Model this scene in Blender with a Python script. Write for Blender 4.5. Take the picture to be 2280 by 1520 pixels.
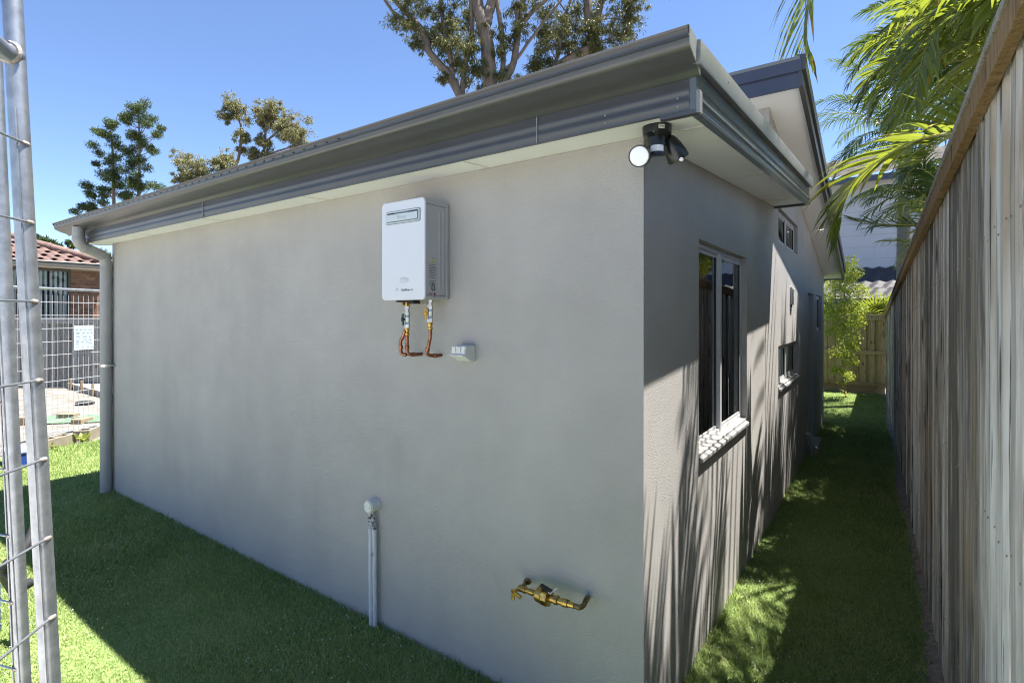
import bpy, bmesh, math, random
import numpy as np
from mathutils import Vector, Matrix
random.seed(7); np.random.seed(7)
for o in list(bpy.data.objects): bpy.data.objects.remove(o)
scene = bpy.context.scene
col = scene.collection
R = math.radians

# ------------------------------------------------------------------ camera
cd = bpy.data.cameras.new('camera'); cam = bpy.data.objects.new('camera', cd); col.objects.link(cam)
cam.location = (0.7528, -1.9525, 1.7)
cam.rotation_euler = (R(90), 0, R(35.097))
cd.sensor_width = 36; cd.lens = 36*1174/2280; cd.shift_y = -60/2280
cd.clip_start = 0.05; cd.clip_end = 2000
scene.camera = cam
# ------------------------------------------------------------------ sky and sun
SUN = Vector((0.30, 0.25, 1.10)).normalized()
w = bpy.data.worlds.new('World'); scene.world = w; w.use_nodes = True
nt = w.node_tree; bg = nt.nodes['Background']
sky = nt.nodes.new('ShaderNodeTexSky'); sky.sky_type = 'NISHITA'; sky.sun_disc = False
sky.sun_elevation = math.asin(SUN.z); sky.sun_rotation = math.atan2(SUN.x, SUN.y)
sky.air_density = 1.0; sky.dust_density = 0.1; sky.ozone_density = 4.0; sky.altitude = 1500
tint = nt.nodes.new('ShaderNodeMix'); tint.data_type = 'RGBA'; tint.blend_type = 'MULTIPLY'; tint.inputs[0].default_value = 1; tint.inputs[7].default_value = (0.98,0.975,1.03,1)
nt.links.new(sky.outputs[0], tint.inputs[6]); nt.links.new(tint.outputs[2], bg.inputs[0]); bg.inputs[1].default_value = 0.070
sd = bpy.data.lights.new('sun', 'SUN'); sd.energy = 5.0; sd.angle = R(0.53); sd.color = (1, 0.965, 0.91)
so = bpy.data.objects.new('sun', sd); col.objects.link(so)
so.rotation_euler = SUN.to_track_quat('Z', 'Y').to_euler(); so.location = (5, 5, 20)
# ------------------------------------------------------------------ exposure
vs = scene.view_settings
vs.view_transform = 'Standard'; vs.look = 'None'; vs.exposure = 1.85; vs.gamma = 1
vs.use_curve_mapping = False
cy = scene.cycles
cy.max_bounces = 6; cy.diffuse_bounces = 4; cy.glossy_bounces = 3; cy.transmission_bounces = 4; cy.transparent_max_bounces = 8
cy.caustics_reflective = False; cy.caustics_refractive = False; cy.filter_width = 1.1

# ------------------------------------------------------------------ helpers
def world_origin(o):
    v = Vector((0,0,0))
    while o is not None:
        v += o.location; o = o.parent
    return v
def tag(o, label=None, cat=None, group=None, kind=None):
    if label: o['label'] = label
    if cat: o['category'] = cat
    if group: o['group'] = group
    if kind: o['kind'] = kind
    return o
def thing(name, label, cat, loc=(0,0,0), group=None):
    o = bpy.data.objects.new(name, None); col.objects.link(o); o.location = loc
    o.empty_display_size = 0.1
    return tag(o, label, cat, group)
class MB:
    def __init__(s): s.v = []; s.f = []
    def add(s, vs_, fs):
        n = len(s.v); s.v += [tuple(v) for v in vs_]; s.f += [tuple(i+n for i in f) for f in fs]; return s
    def box(s, a, b):
        x0,y0,z0 = a; x1,y1,z1 = b
        return s.add([(x0,y0,z0),(x1,y0,z0),(x1,y1,z0),(x0,y1,z0),(x0,y0,z1),(x1,y0,z1),(x1,y1,z1),(x0,y1,z1)],
            [(0,3,2,1),(4,5,6,7),(0,1,5,4),(1,2,6,5),(2,3,7,6),(3,0,4,7)])
    def obox(s, c, ax, ay, az):
        c = Vector(c); ax = Vector(ax); ay = Vector(ay); az = Vector(az)
        vv = [c+sx*ax+sy*ay+sz*az for sz in (-1,1) for sx,sy in ((-1,-1),(1,-1),(1,1),(-1,1))]
        return s.add(vv, [(0,3,2,1),(4,5,6,7),(0,1,5,4),(1,2,6,5),(2,3,7,6),(3,0,4,7)])
    def shift(s, x, y, z): s.v = [(a+x,b_+y,c+z) for a,b_,c in s.v]; return s
    def prism(s, poly, d):          # closed polygon (3-D points) swept along d
        n = len(poly); d = Vector(d)
        a = [Vector(p) for p in poly]; b = [p+d for p in a]
        return s.add(a+b, [tuple(range(n-1,-1,-1)), tuple(range(n,2*n))]+[(i,(i+1)%n,n+(i+1)%n,n+i) for i in range(n)])
    def sheet(s, prof, d):           # open profile swept along d
        n = len(prof); d = Vector(d); a = [Vector(p) for p in prof]; b = [p+d for p in a]
        return s.add(a+b, [(i,i+1,n+i+1,n+i) for i in range(n-1)])
    def tube(s, pts, rad, seg=10, caps=True):
        pts = [Vector(p) for p in pts]; n = len(pts)
        if not hasattr(rad, '__len__'): rad = [rad]*n
        base = len(s.v); ref = None; vs_ = []
        for i,p in enumerate(pts):
            t = (pts[min(i+1,n-1)]-pts[max(i-1,0)]).normalized()
            if ref is None:
                ref = t.orthogonal().normalized()
            else:
                ref = (ref - t*ref.dot(t)); ref = ref.normalized() if ref.length > 1e-6 else t.orthogonal().normalized()
            b = t.cross(ref)
            for k in range(seg):
                a = 2*math.pi*k/seg
                vs_.append(p + (ref*math.cos(a)+b*math.sin(a))*rad[i])
        fs = []
        for i in range(n-1):
            for k in range(seg):
                k2 = (k+1)%seg
                fs.append((i*seg+k, i*seg+k2, (i+1)*seg+k2, (i+1)*seg+k))
        if caps: fs += [tuple(range(seg-1,-1,-1)), tuple(range((n-1)*seg, n*seg))]
        return s.add(vs_, fs)
    def lathe(s, o, axis, prof, seg=20):   # prof: (distance along axis, radius)
        o = Vector(o); a = Vector(axis).normalized(); u = a.orthogonal().normalized(); b = a.cross(u)
        vs_ = []
        for h,r in prof:
            for k in range(seg):
                q = 2*math.pi*k/seg
                vs_.append(o + a*h + (u*math.cos(q)+b*math.sin(q))*max(r,1e-4))
        n = len(prof); fs = []
        for i in range(n-1):
            for k in range(seg):
                k2 = (k+1)%seg
                fs.append((i*seg+k, i*seg+k2, (i+1)*seg+k2, (i+1)*seg+k))
        fs += [tuple(range(seg-1,-1,-1)), tuple(range((n-1)*seg, n*seg))]
        return s.add(vs_, fs)
    def build(s, name, mat, parent=None, smooth=None, bevel=0, loc=None):
        me = bpy.data.meshes.new(name)
        org = Vector(loc) if loc is not None else (world_origin(parent) if parent else Vector((0,0,0)))
        me.from_pydata([tuple(Vector(v)-org) for v in s.v], [], s.f); me.update()
        me.materials.append(mat)
        bm = bmesh.new(); bm.from_mesh(me); bmesh.ops.recalc_face_normals(bm, faces=bm.faces) if smooth != 'raw' else None
        bm.to_mesh(me); bm.free()
        if smooth:
            me.polygons.foreach_set('use_smooth', [True]*len(me.polygons))
            if smooth != 'raw': me.set_sharp_from_angle(angle=R(smooth if smooth is not True else 40))
        o = bpy.data.objects.new(name, me); col.objects.link(o)
        if parent: o.parent = parent
        if loc is not None: o.location = org - (world_origin(parent) if parent else Vector((0,0,0)))
        if bevel:
            b = o.modifiers.new('bevel', 'BEVEL'); b.width = bevel; b.segments = 2; b.limit_method = 'ANGLE'; b.angle_limit = R(40)
        return o
def np_obj(name, verts, faces_n, mat, parent=None, k=3, smooth=False):
    """fast mesh: verts (N,3) array, faces are consecutive groups of k vertices, or an index array (F,k)"""
    me = bpy.data.meshes.new(name)
    verts = np.asarray(verts, dtype=np.float32)
    if parent: verts = verts - np.array(world_origin(parent), dtype=np.float32)
    idx = np.arange(len(verts), dtype=np.int32).reshape(-1, k) if faces_n is None else np.asarray(faces_n, dtype=np.int32)
    me.vertices.add(len(verts)); me.vertices.foreach_set('co', verts.ravel())
    me.loops.add(idx.size); me.loops.foreach_set('vertex_index', idx.ravel())
    me.polygons.add(len(idx)); me.polygons.foreach_set('loop_start', np.arange(0, idx.size, idx.shape[1], dtype=np.int32))
    me.update(calc_edges=True); me.validate()
    me.materials.append(mat)
    if smooth: me.polygons.foreach_set('use_smooth', [True]*len(me.polygons))
    o = bpy.data.objects.new(name, me); col.objects.link(o)
    if parent: o.parent = parent
    return o
def rrect(w_, h_, r, seg=5):
    pts = []
    for cx,cy,a0 in ((w_/2-r,h_/2-r,0),(-w_/2+r,h_/2-r,90),(-w_/2+r,-h_/2+r,180),(w_/2-r,-h_/2+r,270)):
        for k in range(seg+1):
            a = R(a0+90*k/seg); pts.append((cx+r*math.cos(a), cy+r*math.sin(a)))
    return pts
def text(name, s, size, mat, parent, origin, xdir, ydir, align='LEFT', ext=0.0004):
    cu = bpy.data.curves.new(name, 'FONT'); cu.body = s; cu.size = size; cu.extrude = ext; cu.align_x = align
    cu.resolution_u = 3
    t = bpy.data.objects.new('tmp_text', cu); col.objects.link(t)
    dg = bpy.context.evaluated_depsgraph_get(); dg.update()
    me = bpy.data.meshes.new_from_object(t.evaluated_get(dg)); me.name = name
    bpy.data.objects.remove(t); bpy.data.curves.remove(cu)
    xd = Vector(xdir).normalized(); yd = Vector(ydir).normalized(); zd = xd.cross(yd)
    m = Matrix(((xd.x,yd.x,zd.x,0),(xd.y,yd.y,zd.y,0),(xd.z,yd.z,zd.z,0),(0,0,0,1)))
    m.translation = Vector(origin) - world_origin(parent)
    me.transform(m); me.materials.clear(); me.materials.append(mat)
    o = bpy.data.objects.new(name, me); col.objects.link(o); o.parent = parent
    return o
def catmull(pts, n):
    P = [Vector(p) for p in pts]; P = [P[0]*2-P[1]]+P+[P[-1]*2-P[-2]]
    out = []; m = len(P)-3
    for i in range(n+1):
        u = min(i/n*m, m-1e-6); k = int(u); t = u-k
        a,b,c,d = P[k:k+4]
        out.append(0.5*((2*b)+(c-a)*t+(2*a-5*b+4*c-d)*t*t+(3*b-a-3*c+d)*t*t*t))
    return out

# ------------------------------------------------------------------ materials
def nodes(name):
    m = bpy.data.materials.new(name); m.use_nodes = True
    nt = m.node_tree; b = nt.nodes['Principled BSDF']
    return m, nt, b
def mat(name, c, rough=0.6, metal=0.0, c2=None, scale=6.0, detail=4.0, bump=0.0, bscale=200.0, bdist=0.002, spec=0.5, stretch=None, rand=0.0, contrast=(0.35,0.65)):
    m, nt, b = nodes(name); L = nt.links.new
    b.inputs['Base Color'].default_value = (*c, 1); b.inputs['Roughness'].default_value = rough
    b.inputs['Metallic'].default_value = metal; b.inputs['Specular IOR Level'].default_value = spec
    tc = nt.nodes.new('ShaderNodeTexCoord'); vec = tc.outputs['Object']
    if stretch:
        mp = nt.nodes.new('ShaderNodeMapping'); mp.inputs['Scale'].default_value = stretch; L(vec, mp.inputs[0]); vec = mp.outputs[0]
    out = None
    if c2:
        n = nt.nodes.new('ShaderNodeTexNoise'); n.inputs['Scale'].default_value = scale; n.inputs['Detail'].default_value = detail
        n.inputs['Roughness'].default_value = 0.6
        L(vec, n.inputs['Vector'])
        rp = nt.nodes.new('ShaderNodeValToRGB'); rp.color_ramp.elements[0].position = contrast[0]; rp.color_ramp.elements[1].position = contrast[1]
        rp.color_ramp.elements[0].color = (*c,1); rp.color_ramp.elements[1].color = (*c2,1)
        L(n.outputs['Fac'], rp.inputs[0]); out = rp.outputs[0]
    if rand:
        oi = nt.nodes.new('ShaderNodeObjectInfo'); hs = nt.nodes.new('ShaderNodeHueSaturation')
        mr = nt.nodes.new('ShaderNodeMapRange'); mr.inputs[3].default_value = 1-rand; mr.inputs[4].default_value = 1+rand
        L(oi.outputs['Random'], mr.inputs[0]); L(mr.outputs[0], hs.inputs['Value'])
        if out: L(out, hs.inputs['Color'])
        else: hs.inputs['Color'].default_value = (*c,1)
        out = hs.outputs[0]
    if out: L(out, b.inputs['Base Color'])
    if bump:
        n2 = nt.nodes.new('ShaderNodeTexNoise'); n2.inputs['Scale'].default_value = bscale; n2.inputs['Detail'].default_value = 3
        L(vec, n2.inputs['Vector'])
        bp = nt.nodes.new('ShaderNodeBump'); bp.inputs['Strength'].default_value = bump; bp.inputs['Distance'].default_value = bdist
        L(n2.outputs['Fac'], bp.inputs['Height']); L(bp.outputs[0], b.inputs['Normal'])
    return m
def render_mat(name, c):
    """acrylic texture coat: grainy relief, fine speckle, faint blotches"""
    m, nt, b = nodes(name); L = nt.links.new
    b.inputs['Roughness'].default_value = 0.92; b.inputs['Specular IOR Level'].default_value = 0.2
    tc = nt.nodes.new('ShaderNodeTexCoord')
    def noise(s, d=3, r=0.6):
        n = nt.nodes.new('ShaderNodeTexNoise'); n.inputs['Scale'].default_value = s; n.inputs['Detail'].default_value = d; n.inputs['Roughness'].default_value = r
        L(tc.outputs['Object'], n.inputs['Vector']); return n
    big = noise(1.6, 7, 0.7); mid = noise(140, 2); fine = noise(270, 2)
    def rng(n, lo, hi, a=0.3, z=0.7):
        mr = nt.nodes.new('ShaderNodeMapRange'); mr.inputs[1].default_value = a; mr.inputs[2].default_value = z; mr.inputs[3].default_value = lo; mr.inputs[4].default_value = hi
        L(n.outputs['Fac'], mr.inputs[0]); return mr.outputs[0]
    mu = nt.nodes.new('ShaderNodeMath'); mu.operation = 'MULTIPLY'; L(rng(big, 0.89, 1.08), mu.inputs[0]); L(rng(fine, 0.74, 1.24), mu.inputs[1])
    mp = nt.nodes.new('ShaderNodeMapping'); mp.inputs['Scale'].default_value = (5,5,0.35); L(tc.outputs['Object'], mp.inputs[0])
    sn = nt.nodes.new('ShaderNodeTexNoise'); sn.inputs['Scale'].default_value = 1; sn.inputs['Detail'].default_value = 5; L(mp.outputs[0], sn.inputs['Vector'])
    m2 = nt.nodes.new('ShaderNodeMath'); m2.operation = 'MULTIPLY'; L(mu.outputs[0], m2.inputs[0]); L(rng(sn, 0.978, 1.022), m2.inputs[1]); mu = m2
    hs = nt.nodes.new('ShaderNodeHueSaturation'); hs.inputs['Color'].default_value = (*c,1); L(mu.outputs[0], hs.inputs['Value'])
    L(hs.outputs[0], b.inputs['Base Color'])
    ad = nt.nodes.new('ShaderNodeMath'); ad.operation = 'ADD'; L(mid.outputs['Fac'], ad.inputs[0]); L(fine.outputs['Fac'], ad.inputs[1])
    bp = nt.nodes.new('ShaderNodeBump'); bp.inputs['Strength'].default_value = 0.7; bp.inputs['Distance'].default_value = 0.003
    L(ad.outputs[0], bp.inputs['Height']); L(bp.outputs[0], b.inputs['Normal'])
    return m
def wood_mat(name, dark, mid, light, rand=0.35, scale=1.0, stain=None, crack=0.35):
    """weathered boards: grain stretched along z, pale and dark streaks, each board its own tone"""
    m, nt, b = nodes(name); L = nt.links.new
    b.inputs['Roughness'].default_value = 0.85; b.inputs['Specular IOR Level'].default_value = 0.25
    tc = nt.nodes.new('ShaderNodeTexCoord'); oi = nt.nodes.new('ShaderNodeObjectInfo')
    of = nt.nodes.new('ShaderNodeVectorMath'); of.operation = 'MULTIPLY_ADD'
    cb = nt.nodes.new('ShaderNodeCombineXYZ')
    for k in range(3): L(oi.outputs['Random'], cb.inputs[k])
    of.inputs[1].default_value = (17,31,23); L(cb.outputs[0], of.inputs[0]); L(tc.outputs['Object'], of.inputs[2])
    def noise(sx, sy, sz, d=4):
        mp = nt.nodes.new('ShaderNodeMapping'); mp.inputs['Scale'].default_value = (sx*scale, sy*scale, sz*scale); L(of.outputs[0], mp.inputs[0])
        n = nt.nodes.new('ShaderNodeTexNoise'); n.inputs['Scale'].default_value = 1; n.inputs['Detail'].default_value = d; n.inputs['Roughness'].default_value = 0.65
        L(mp.outputs[0], n.inputs['Vector']); return n
    g = noise(110, 110, 7.0, 6); s = noise(36, 36, 3.2, 4); k = noise(9, 9, 2.5, 2)
    ad = nt.nodes.new('ShaderNodeMix'); ad.data_type = 'FLOAT'; ad.inputs[0].default_value = 0.45
    L(g.outputs['Fac'], ad.inputs[2]); L(s.outputs['Fac'], ad.inputs[3])
    # shift by the board's own random value
    sh = nt.nodes.new('ShaderNodeMapRange'); sh.inputs[3].default_value = -rand*0.35; sh.inputs[4].default_value = rand*0.35; L(oi.outputs['Random'], sh.inputs[0])
    a2 = nt.nodes.new('ShaderNodeMath'); a2.operation = 'ADD'; L(ad.outputs[0], a2.inputs[0]); L(sh.outputs[0], a2.inputs[1])
    rp = nt.nodes.new('ShaderNodeValToRGB'); e = rp.color_ramp.elements
    e[0].position = 0.33; e[0].color = (*dark,1); e[1].position = 0.68; e[1].color = (*light,1); q = e.new(0.49); q.color = (*mid,1)
    L(a2.outputs[0], rp.inputs[0]); out = rp.outputs[0]
    if stain:
        mx = nt.nodes.new('ShaderNodeMix'); mx.data_type = 'RGBA'; mx.inputs[7].default_value = (*stain,1)
        sr = nt.nodes.new('ShaderNodeMapRange'); sr.inputs[1].default_value = 0.52; sr.inputs[2].default_value = 0.70; sr.inputs[4].default_value = 0.75
        L(k.outputs['Fac'], sr.inputs[0]); L(sr.outputs[0], mx.inputs[0]); L(out, mx.inputs[6]); out = mx.outputs[2]
    ck = noise(85, 85, 2.6, 3); cr = nt.nodes.new('ShaderNodeMapRange'); cr.inputs[1].default_value = 0.59; cr.inputs[2].default_value = 0.63; cr.inputs[4].default_value = crack
    L(ck.outputs['Fac'], cr.inputs[0]); cm = nt.nodes.new('ShaderNodeMix'); cm.data_type = 'RGBA'; cm.inputs[7].default_value = (0.035,0.032,0.028,1)
    L(cr.outputs[0], cm.inputs[0]); L(out, cm.inputs[6]); out = cm.outputs[2]
    kp_ = nt.nodes.new('ShaderNodeMapping'); kp_.inputs['Scale'].default_value = (9*scale,9*scale,4*scale); L(of.outputs[0], kp_.inputs[0])
    kv = nt.nodes.new('ShaderNodeTexVoronoi'); kv.inputs['Scale'].default_value = 1; L(kp_.outputs[0], kv.inputs['Vector'])
    kr = nt.nodes.new('ShaderNodeMapRange'); kr.inputs[1].default_value = 0.10; kr.inputs[2].default_value = 0.20; kr.inputs[3].default_value = 0.85; kr.inputs[4].default_value = 0.0; L(kv.outputs['Distance'], kr.inputs[0])
    km = nt.nodes.new('ShaderNodeMix'); km.data_type = 'RGBA'; km.inputs[7].default_value = (0.06,0.042,0.028,1); L(kr.outputs[0], km.inputs[0]); L(out, km.inputs[6]); out = km.outputs[2]
    L(out, b.inputs['Base Color'])
    bp = nt.nodes.new('ShaderNodeBump'); bp.inputs['Strength'].default_value = 0.5; bp.inputs['Distance'].default_value = 0.003
    L(g.outputs['Fac'], bp.inputs['Height']); L(bp.outputs[0], b.inputs['Normal'])
    return m
def leaf_mat(name, c, c2, trans=0.45, rough=0.45, island=True, tcol=None, spec=0.35, patch=False):
    m, nt, b = nodes(name); L = nt.links.new
    b.inputs['Roughness'].default_value = rough; b.inputs['Specular IOR Level'].default_value = spec
    ge = nt.nodes.new('ShaderNodeNewGeometry')
    rp = nt.nodes.new('ShaderNodeValToRGB'); rp.color_ramp.elements[0].color = (*c,1); rp.color_ramp.elements[1].color = (*c2,1)
    if patch:     # lawn: drier and greener patches of their own
        tc = nt.nodes.new('ShaderNodeTexCoord'); pn = nt.nodes.new('ShaderNodeTexNoise'); pn.inputs['Scale'].default_value = 2.2; pn.inputs['Detail'].default_value = 5; L(tc.outputs['Object'], pn.inputs['Vector'])
        mr = nt.nodes.new('ShaderNodeMapRange'); mr.inputs[1].default_value = 0.3; mr.inputs[2].default_value = 0.7; mr.inputs[3].default_value = -0.28; mr.inputs[4].default_value = 0.28; L(pn.outputs['Fac'], mr.inputs[0])
        ad = nt.nodes.new('ShaderNodeMath'); ad.operation = 'ADD'; L(ge.outputs['Random Per Island'], ad.inputs[0]); L(mr.outputs[0], ad.inputs[1])
        q_ = rp.color_ramp.elements.new(0.93); q_.color = (*c2,1); rp.color_ramp.elements[-1].color = (0.48,0.47,0.23,1); L(ad.outputs[0], rp.inputs[0])
    else: L(ge.outputs['Random Per Island'], rp.inputs[0])
    L(rp.outputs[0], b.inputs['Base Color'])
    tr = nt.nodes.new('ShaderNodeBsdfTranslucent')
    if tcol:
        mx0 = nt.nodes.new('ShaderNodeMix'); mx0.data_type = 'RGBA'; mx0.inputs[0].default_value = 0.7; mx0.inputs[7].default_value = (*tcol,1)
        L(rp.outputs[0], mx0.inputs[6]); L(mx0.outputs[2], tr.inputs[0])
    else: L(rp.outputs[0], tr.inputs[0])
    mx = nt.nodes.new('ShaderNodeMixShader'); mx.inputs[0].default_value = trans
    L(b.outputs[0], mx.inputs[1]); L(tr.outputs[0], mx.inputs[2]); L(mx.outputs[0], nt.nodes['Material Output'].inputs[0])
    return m
def glass_mat(name, tint=(0.75,0.8,0.8), ior=3.0):
    m = bpy.data.materials.new(name); m.use_nodes = True; nt = m.node_tree; L = nt.links.new
    for n in list(nt.nodes):
        if n.type == 'BSDF_PRINCIPLED': nt.nodes.remove(n)
    t = nt.nodes.new('ShaderNodeBsdfTransparent'); t.inputs[0].default_value = (*tint,1)
    g = nt.nodes.new('ShaderNodeBsdfGlossy'); g.inputs['Roughness'].default_value = 0.004; g.inputs['Color'].default_value = (0.95,0.97,1,1)
    f = nt.nodes.new('ShaderNodeFresnel'); f.inputs[0].default_value = ior
    mx = nt.nodes.new('ShaderNodeMixShader'); L(f.outputs[0], mx.inputs[0]); L(t.outputs[0], mx.inputs[1]); L(g.outputs[0], mx.inputs[2])
    L(mx.outputs[0], nt.nodes['Material Output'].inputs[0]); return m

m_render = render_mat('texture_render', (0.392,0.374,0.352))
m_soffit = mat('soffit_white', (0.84,0.83,0.82), 0.7, c2=(0.815,0.805,0.795), scale=3)
m_colorbond = mat('grey_steel', (0.050,0.051,0.053), 0.30, c2=(0.062,0.063,0.064), scale=2.5, spec=0.6)
m_colorbond_dark = mat('dark_steel', (0.045,0.05,0.075), 0.30, c2=(0.055,0.06,0.085), scale=3, spec=0.6)
m_barge = mat('barge_steel', (0.095,0.105,0.105), 0.24, c2=(0.115,0.125,0.12), scale=3, spec=0.7)
m_flash = mat('flashing_steel', (0.18,0.185,0.175), 0.36, c2=(0.22,0.225,0.21), scale=4, spec=0.6)
m_roof = mat('roof_sheet', (0.17,0.175,0.18), 0.4)
m_pvc = mat('painted_pvc', (0.29,0.285,0.27), 0.45, c2=(0.32,0.31,0.295), scale=5)
m_alu = mat('window_aluminium', (0.47,0.47,0.47), 0.35, c2=(0.43,0.43,0.43), scale=10)
m_alu_dark = mat('window_seal', (0.02,0.02,0.02), 0.6)
m_sill = mat('sill_render', (0.27,0.265,0.255), 0.85, c2=(0.23,0.225,0.22), scale=20, bump=0.3, bscale=250)
m_glass = glass_mat('window_glass')
m_glass_clear = glass_mat('clear_glass', (0.9,0.92,0.92), 1.4)
m_inner = mat('plaster_inside', (0.45,0.43,0.40), 0.9)
m_curtain = mat('blind_cloth', (0.62,0.61,0.60), 0.9)
m_screen = mat('flyscreen_mesh', (0.20,0.20,0.205), 0.8, c2=(0.26,0.26,0.265), scale=300, stretch=(1,1,1))
m_white_enamel = mat('white_enamel', (0.63,0.635,0.665), 0.28, spec=0.5)
m_grey_enamel = mat('grey_enamel', (0.33,0.33,0.335), 0.35, c2=(0.35,0.35,0.35), scale=8)
m_grille = mat('grille_silver', (0.52,0.56,0.58), 0.35)
m_grille_dark = mat('grille_shadow_line', (0.10,0.14,0.15), 0.5)
m_black = mat('black_plastic', (0.012,0.013,0.012), 0.28)
m_black_matt = mat('black_rubber', (0.015,0.015,0.015), 0.7)
m_print = mat('dark_print', (0.06,0.06,0.07), 0.7)
m_print_soft = mat('soft_print', (0.34,0.34,0.36), 0.7)
m_emboss = mat('embossed_print', (0.40,0.44,0.47), 0.5)
m_red_print = mat('maroon_print', (0.16,0.03,0.04), 0.7)
m_yellow_print = mat('warning_yellow', (0.45,0.55,0.05), 0.6)
m_brass = mat('brass', (0.62,0.40,0.10), 0.33, 1.0, c2=(0.22,0.15,0.06), scale=45, detail=5, contrast=(0.40,0.72), bump=0.2, bscale=220)
m_brass_dull = mat('dull_brass', (0.28,0.20,0.09), 0.45, 1.0, c2=(0.10,0.08,0.05), scale=60, contrast=(0.4,0.7))
m_copper = mat('old_copper', (0.42,0.18,0.10), 0.38, 1.0, c2=(0.14,0.07,0.05), scale=38, detail=5, contrast=(0.35,0.7))
m_nickel = mat('nickel', (0.62,0.62,0.60), 0.28, 1.0, c2=(0.40,0.40,0.38), scale=50)
m_green_handle = mat('green_handle', (0.006,0.035,0.028), 0.5)
m_yellow_handle = mat('yellow_handle', (0.62,0.33,0.02), 0.5)
m_white_plastic = mat('white_plastic', (0.66,0.66,0.60), 0.45, c2=(0.62,0.62,0.57), scale=14)
m_grey_plastic = mat('grey_plastic', (0.55,0.55,0.53), 0.45)
m_lag = mat('lagged_pipe', (0.56,0.57,0.59), 0.6, c2=(0.22,0.23,0.25), scale=22, detail=6, contrast=(0.60,0.68), bump=0.4, bscale=60)
m_tape = mat('perished_tape', (0.5,0.5,0.5), 0.6, c2=(0.05,0.05,0.05), scale=60, detail=6, contrast=(0.45,0.58), bump=0.8, bscale=70)
m_lens = mat('lamp_lens', (0.93,0.93,0.91), 0.25)
m_sensor = mat('sensor_lens', (0.62,0.64,0.65), 0.25, c2=(0.8,0.82,0.83), scale=160, stretch=(1,1,0.1))
m_gal = mat('galvanised_steel', (0.28,0.295,0.31), 0.40, 0.85, c2=(0.43,0.44,0.455), scale=35, detail=6, bump=0.12, bscale=60, contrast=(0.35,0.68))
m_wire = mat('bright_wire', (0.50,0.50,0.50), 0.4, 0.25)
m_weld = mat('weld', (0.42,0.40,0.37), 0.6, 0.4, c2=(0.22,0.16,0.12), scale=120, bump=0.8, bscale=120)
m_paling = wood_mat('weathered_paling', (0.15,0.14,0.12), (0.50,0.46,0.40), (0.76,0.735,0.69), rand=0.5, stain=(0.34,0.255,0.165), crack=0.9)
m_caprail = wood_mat('capping_timber', (0.15,0.088,0.036), (0.28,0.178,0.082), (0.37,0.26,0.14), rand=0.12)
m_captop = wood_mat('capping_top', (0.20,0.18,0.15), (0.34,0.31,0.27), (0.46,0.43,0.38), rand=0.15)
m_pine = wood_mat('treated_pine', (0.21,0.15,0.075), (0.33,0.25,0.14), (0.43,0.35,0.22), rand=0.25)
m_oldfence = wood_mat('grey_paling', (0.12,0.115,0.105), (0.24,0.23,0.21), (0.36,0.35,0.33), rand=0.35)
m_palm_leaf = leaf_mat('palm_leaf', (0.045,0.080,0.015), (0.17,0.205,0.033), trans=0.42, rough=0.33, tcol=(0.34,0.39,0.032), spec=0.5)
m_palm_leaf2 = leaf_mat('palm_leaf_dark', (0.022,0.052,0.016), (0.062,0.098,0.024), trans=0.34, rough=0.35, tcol=(0.13,0.19,0.025), spec=0.5)
m_palm_dry = leaf_mat('palm_leaf_tip', (0.40,0.27,0.035), (0.30,0.15,0.02), trans=0.4, tcol=(0.45,0.33,0.03))
m_petiole = mat('palm_stalk', (0.30,0.26,0.06), 0.5, c2=(0.16,0.2,0.05), scale=5)
m_palm_trunk = mat('palm_trunk', (0.16,0.16,0.145), 0.8, c2=(0.10,0.10,0.09), scale=6, stretch=(1,1,6), bump=0.4, bscale=30)
m_gum_leaf = leaf_mat('gum_leaf', (0.038,0.055,0.018), (0.14,0.138,0.05), trans=0.3, rough=0.5, tcol=(0.22,0.21,0.05))
m_gum_leaf2 = leaf_mat('gum_leaf_olive', (0.11,0.115,0.05), (0.25,0.24,0.12), trans=0.35, rough=0.6, tcol=(0.30,0.28,0.10))
m_bark = mat('gum_bark', (0.20,0.155,0.12), 0.85, c2=(0.10,0.08,0.065), scale=5, detail=6, stretch=(1,1,0.35), bump=0.5, bscale=12)
m_bark2 = mat('thin_bark', (0.12,0.09,0.07), 0.85, c2=(0.2,0.16,0.12), scale=5)
m_pine_leaf = leaf_mat('pine_needles', (0.026,0.055,0.016), (0.12,0.155,0.04), trans=0.25, rough=0.6)
m_maple_leaf = leaf_mat('maple_leaf', (0.17,0.24,0.02), (0.36,0.40,0.09), trans=0.45, rough=0.5, tcol=(0.36,0.40,0.035))
m_shrub_leaf = leaf_mat('shrub_leaf', (0.11,0.18,0.02), (0.28,0.33,0.05), trans=0.4)
m_dark_leaf = leaf_mat('dark_hedge_leaf', (0.03,0.055,0.02), (0.08,0.11,0.03), trans=0.3)
m_weed = leaf_mat('weed_leaf', (0.16,0.22,0.04), (0.45,0.48,0.12), trans=0.4)
m_grass = leaf_mat('lawn_grass', (0.165,0.235,0.062), (0.42,0.495,0.175), trans=0.42, rough=0.5, tcol=(0.20,0.32,0.05), spec=0.3, patch=True)
m_clover = mat('clover_flower', (0.65,0.66,0.55), 0.8)
m_soil = mat('lawn_soil', (0.14,0.20,0.062), 0.95, c2=(0.20,0.27,0.09), scale=40, bump=0.5, bscale=80)
m_dirt = mat('bare_earth', (0.13,0.11,0.09), 0.95, c2=(0.24,0.21,0.175), scale=30, detail=6, bump=0.8, bscale=40, bdist=0.01)
m_sand = mat('sandy_yard', (0.13,0.115,0.095), 0.95, c2=(0.24,0.22,0.195), scale=3.5, detail=8, bump=0.6, bscale=25, bdist=0.01)
m_concrete = mat('pale_concrete', (0.27,0.26,0.24), 0.85, c2=(0.33,0.32,0.295), scale=6, bump=0.2, bscale=80)
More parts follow.
